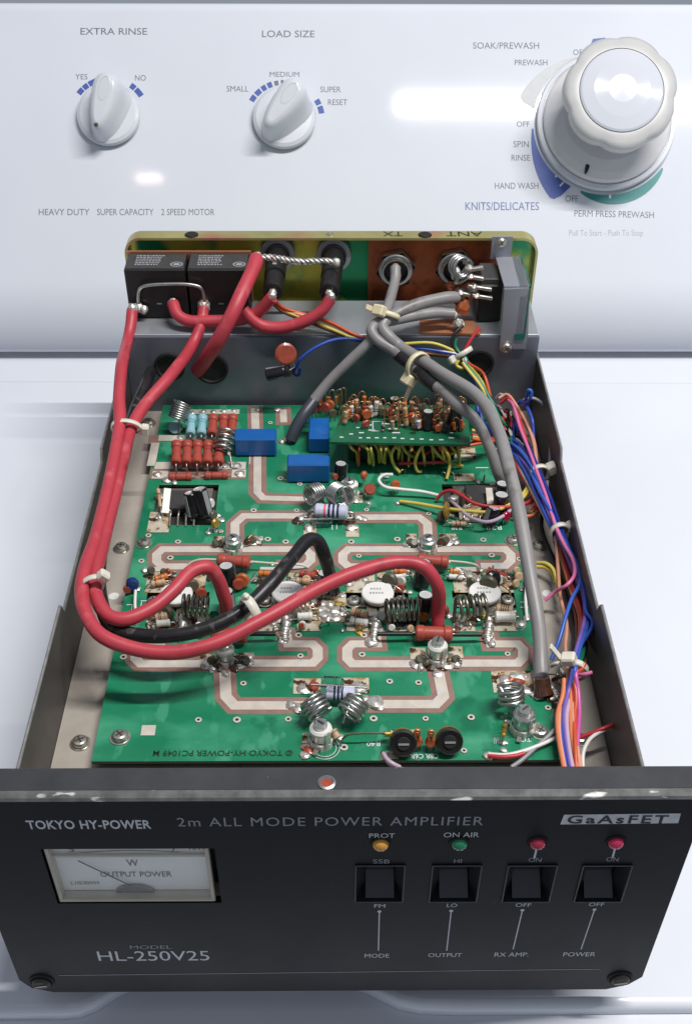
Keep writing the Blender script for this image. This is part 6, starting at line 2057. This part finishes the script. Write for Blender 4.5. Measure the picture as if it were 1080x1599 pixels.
# stray wires
for m, pts in (('yellow', [(838, 879, 0.054), (852, 880, 0.056), (862, 888, 0.056), (868, 905, 0.055), (872, 930, 0.053)]), ('yellow', [(838, 885, 0.053), (850, 886, 0.054), (861, 894, 0.054), (867, 910, 0.053)]),
               ('pink', [(903, 1054, 0.066), (912, 1053, 0.068), (924, 1050, 0.069)]), ('redorange', [(898, 1052, 0.066), (908, 1044, 0.068), (912, 1036, 0.069)]),
               ('red', [(956, 1132, 0.062), (940, 1138, 0.062), (920, 1146, 0.060), (904, 1152, 0.058)]), ('white', [(956, 1133, 0.061), (938, 1142, 0.061), (920, 1155, 0.060), (910, 1175, 0.058), (909, 1200, 0.056)]), ('pink', [(955, 1134, 0.0605), (934, 1145, 0.060), (917, 1158, 0.059)]),
               ('red', [(762, 1180, 0.0545), (780, 1182, 0.0555), (805, 1180, 0.056), (818, 1176, 0.056)]), ('white', [(762, 1178, 0.0545), (790, 1179, 0.0555), (820, 1172, 0.056), (850, 1160, 0.056), (872, 1150, 0.055)]),
               ('grey', [(798, 1198, 0.054), (815, 1186, 0.055), (838, 1165, 0.056), (860, 1145, 0.057), (872, 1132, 0.056)]), ('white', [(860, 1040, 0.056), (868, 1036, 0.059), (880, 1036, 0.060), (887, 1044, 0.061)]), ('brown', [(862, 1062, 0.055), (870, 1058, 0.057), (884, 1056, 0.060)]),
               ('lilac', [(598, 1176, 0.0545), (604, 1186, 0.055), (612, 1192, 0.055), (624, 1198, 0.053)]), ('grey', [(600, 1178, 0.0545), (606, 1190, 0.0545), (616, 1198, 0.053)]),
               # across the board to the chip by the coax
               ('white', [(612, 741, 0.058), (598, 742, 0.060), (591, 750, 0.060), (600, 760, 0.059), (625, 764, 0.058), (660, 768, 0.057), (686, 774, 0.0555)]),
               ('yellow', [(624, 783, 0.0545), (650, 786, 0.056), (690, 793, 0.058), (730, 798, 0.060), (765, 799, 0.060), (795, 788, 0.060), (815, 772, 0.060), (828, 752, 0.060)]),
               ('red', [(681, 780, 0.055), (690, 770, 0.059), (703, 766, 0.062), (718, 772, 0.063), (738, 785, 0.062), (765, 791, 0.061), (795, 791, 0.060), (820, 786, 0.059), (836, 776, 0.058)]),
               ('lilac', [(702, 780, 0.056), (716, 793, 0.059), (734, 808, 0.060), (760, 815, 0.060), (785, 806, 0.059), (802, 793, 0.058), (830, 784, 0.057), (848, 780, 0.056)]),
               ('yellow', [(796, 790, 0.060), (815, 778, 0.060), (826, 762, 0.060), (828, 748, 0.060)]), ('orange', [(800, 800, 0.058), (825, 806, 0.057), (842, 795, 0.056), (843, 782, 0.056)]),
               ('grey', [(780, 698, 0.056), (790, 708, 0.056), (800, 730, 0.055)]), ('brown', [(790, 680, 0.058), (802, 676, 0.060), (814, 682, 0.060), (822, 695, 0.058)])):
    wire(m, pts)
# yellow and red wires under the daughter board
for m, pts in (('olive', [(552, 691, 0.0715), (568, 697, 0.070), (578, 708, 0.064), (577, 724, 0.057)]), ('yellow', [(545, 690, 0.0715), (560, 692, 0.071), (574, 702, 0.068), (576, 722, 0.058)]), ('olive', [(583, 692, 0.0715), (590, 702, 0.066), (592, 722, 0.056)]), ('olive', [(590, 692, 0.0715), (600, 700, 0.068), (598, 722, 0.057)]),
               ('olive', [(600, 693, 0.0715), (608, 706, 0.066), (612, 722, 0.056)]), ('olive', [(632, 692, 0.0715), (617, 698, 0.070), (611, 710, 0.066), (616, 728, 0.058), (624, 738, 0.055)]), ('yellow', [(661, 694, 0.0715), (653, 706, 0.068), (648, 724, 0.060), (652, 736, 0.055), (658, 736, 0.0545)]),
               ('olive', [(672, 694, 0.0715), (682, 708, 0.067), (700, 722, 0.059), (722, 728, 0.0545)]), ('yellow', [(690, 695, 0.0715), (698, 708, 0.068), (702, 725, 0.060), (697, 748, 0.0545)]), ('olive', [(718, 697, 0.068), (710, 705, 0.066), (696, 712, 0.062), (680, 712, 0.060)]),
               ('olive', [(625, 692, 0.0715), (634, 706, 0.066), (646, 714, 0.060)]), ('red', [(622, 724, 0.057), (650, 723, 0.059), (680, 722, 0.060), (700, 722, 0.059)]), ('redorange', [(690, 706, 0.062), (712, 700, 0.066), (740, 694, 0.067), (762, 690, 0.066), (776, 688, 0.062)]), ('red', [(660, 714, 0.062), (668, 706, 0.064), (690, 702, 0.064), (730, 694, 0.066), (758, 684, 0.066), (774, 686, 0.063)]),
               ('red', [(736, 678, 0.070), (750, 682, 0.068), (768, 686, 0.064)]), ('yellow', [(736, 672, 0.070), (748, 674, 0.069), (758, 682, 0.066)]), ('olive', [(737, 682, 0.070), (748, 684, 0.069), (760, 690, 0.064)]), ('redorange', [(736, 685, 0.070), (752, 688, 0.068), (770, 690, 0.062)])):
    wire(m, pts, WR * 0.95)
# more thin yellow wires crowding under the daughter board
for k in range(16):
    x = 548 + k * 11 + random.uniform(-4, 4)
    dx = random.uniform(-14, 16)
    wire(random.choice(('olive', 'olive', 'yellow', 'redorange')), [(x, 691 + random.uniform(0, 2), 0.0715), (x + dx * 0.3, 697 + random.uniform(0, 6), 0.0700), (x + dx * 0.9, 708 + random.uniform(-4, 8), 0.0640), (x + dx, 722 + random.uniform(-6, 8), 0.0560)], WR * 0.8)
# wires tangled where the harness leaves the daughter board
for k in range(14):
    x, y = 770 + random.uniform(-6, 22), 640 + random.uniform(-10, 50)
    wire(random.choice(('red', 'navy', 'brown', 'white', 'black', 'salmon', 'royal', 'green', 'grey')), [(x, y, 0.055 + random.uniform(0, 0.006)), (x + random.uniform(2, 14), y + random.uniform(-8, 12), 0.060), (x + random.uniform(12, 26), y + random.uniform(8, 30), 0.062), (x + random.uniform(20, 36), y + random.uniform(26, 50), 0.058)], WR * 0.9)
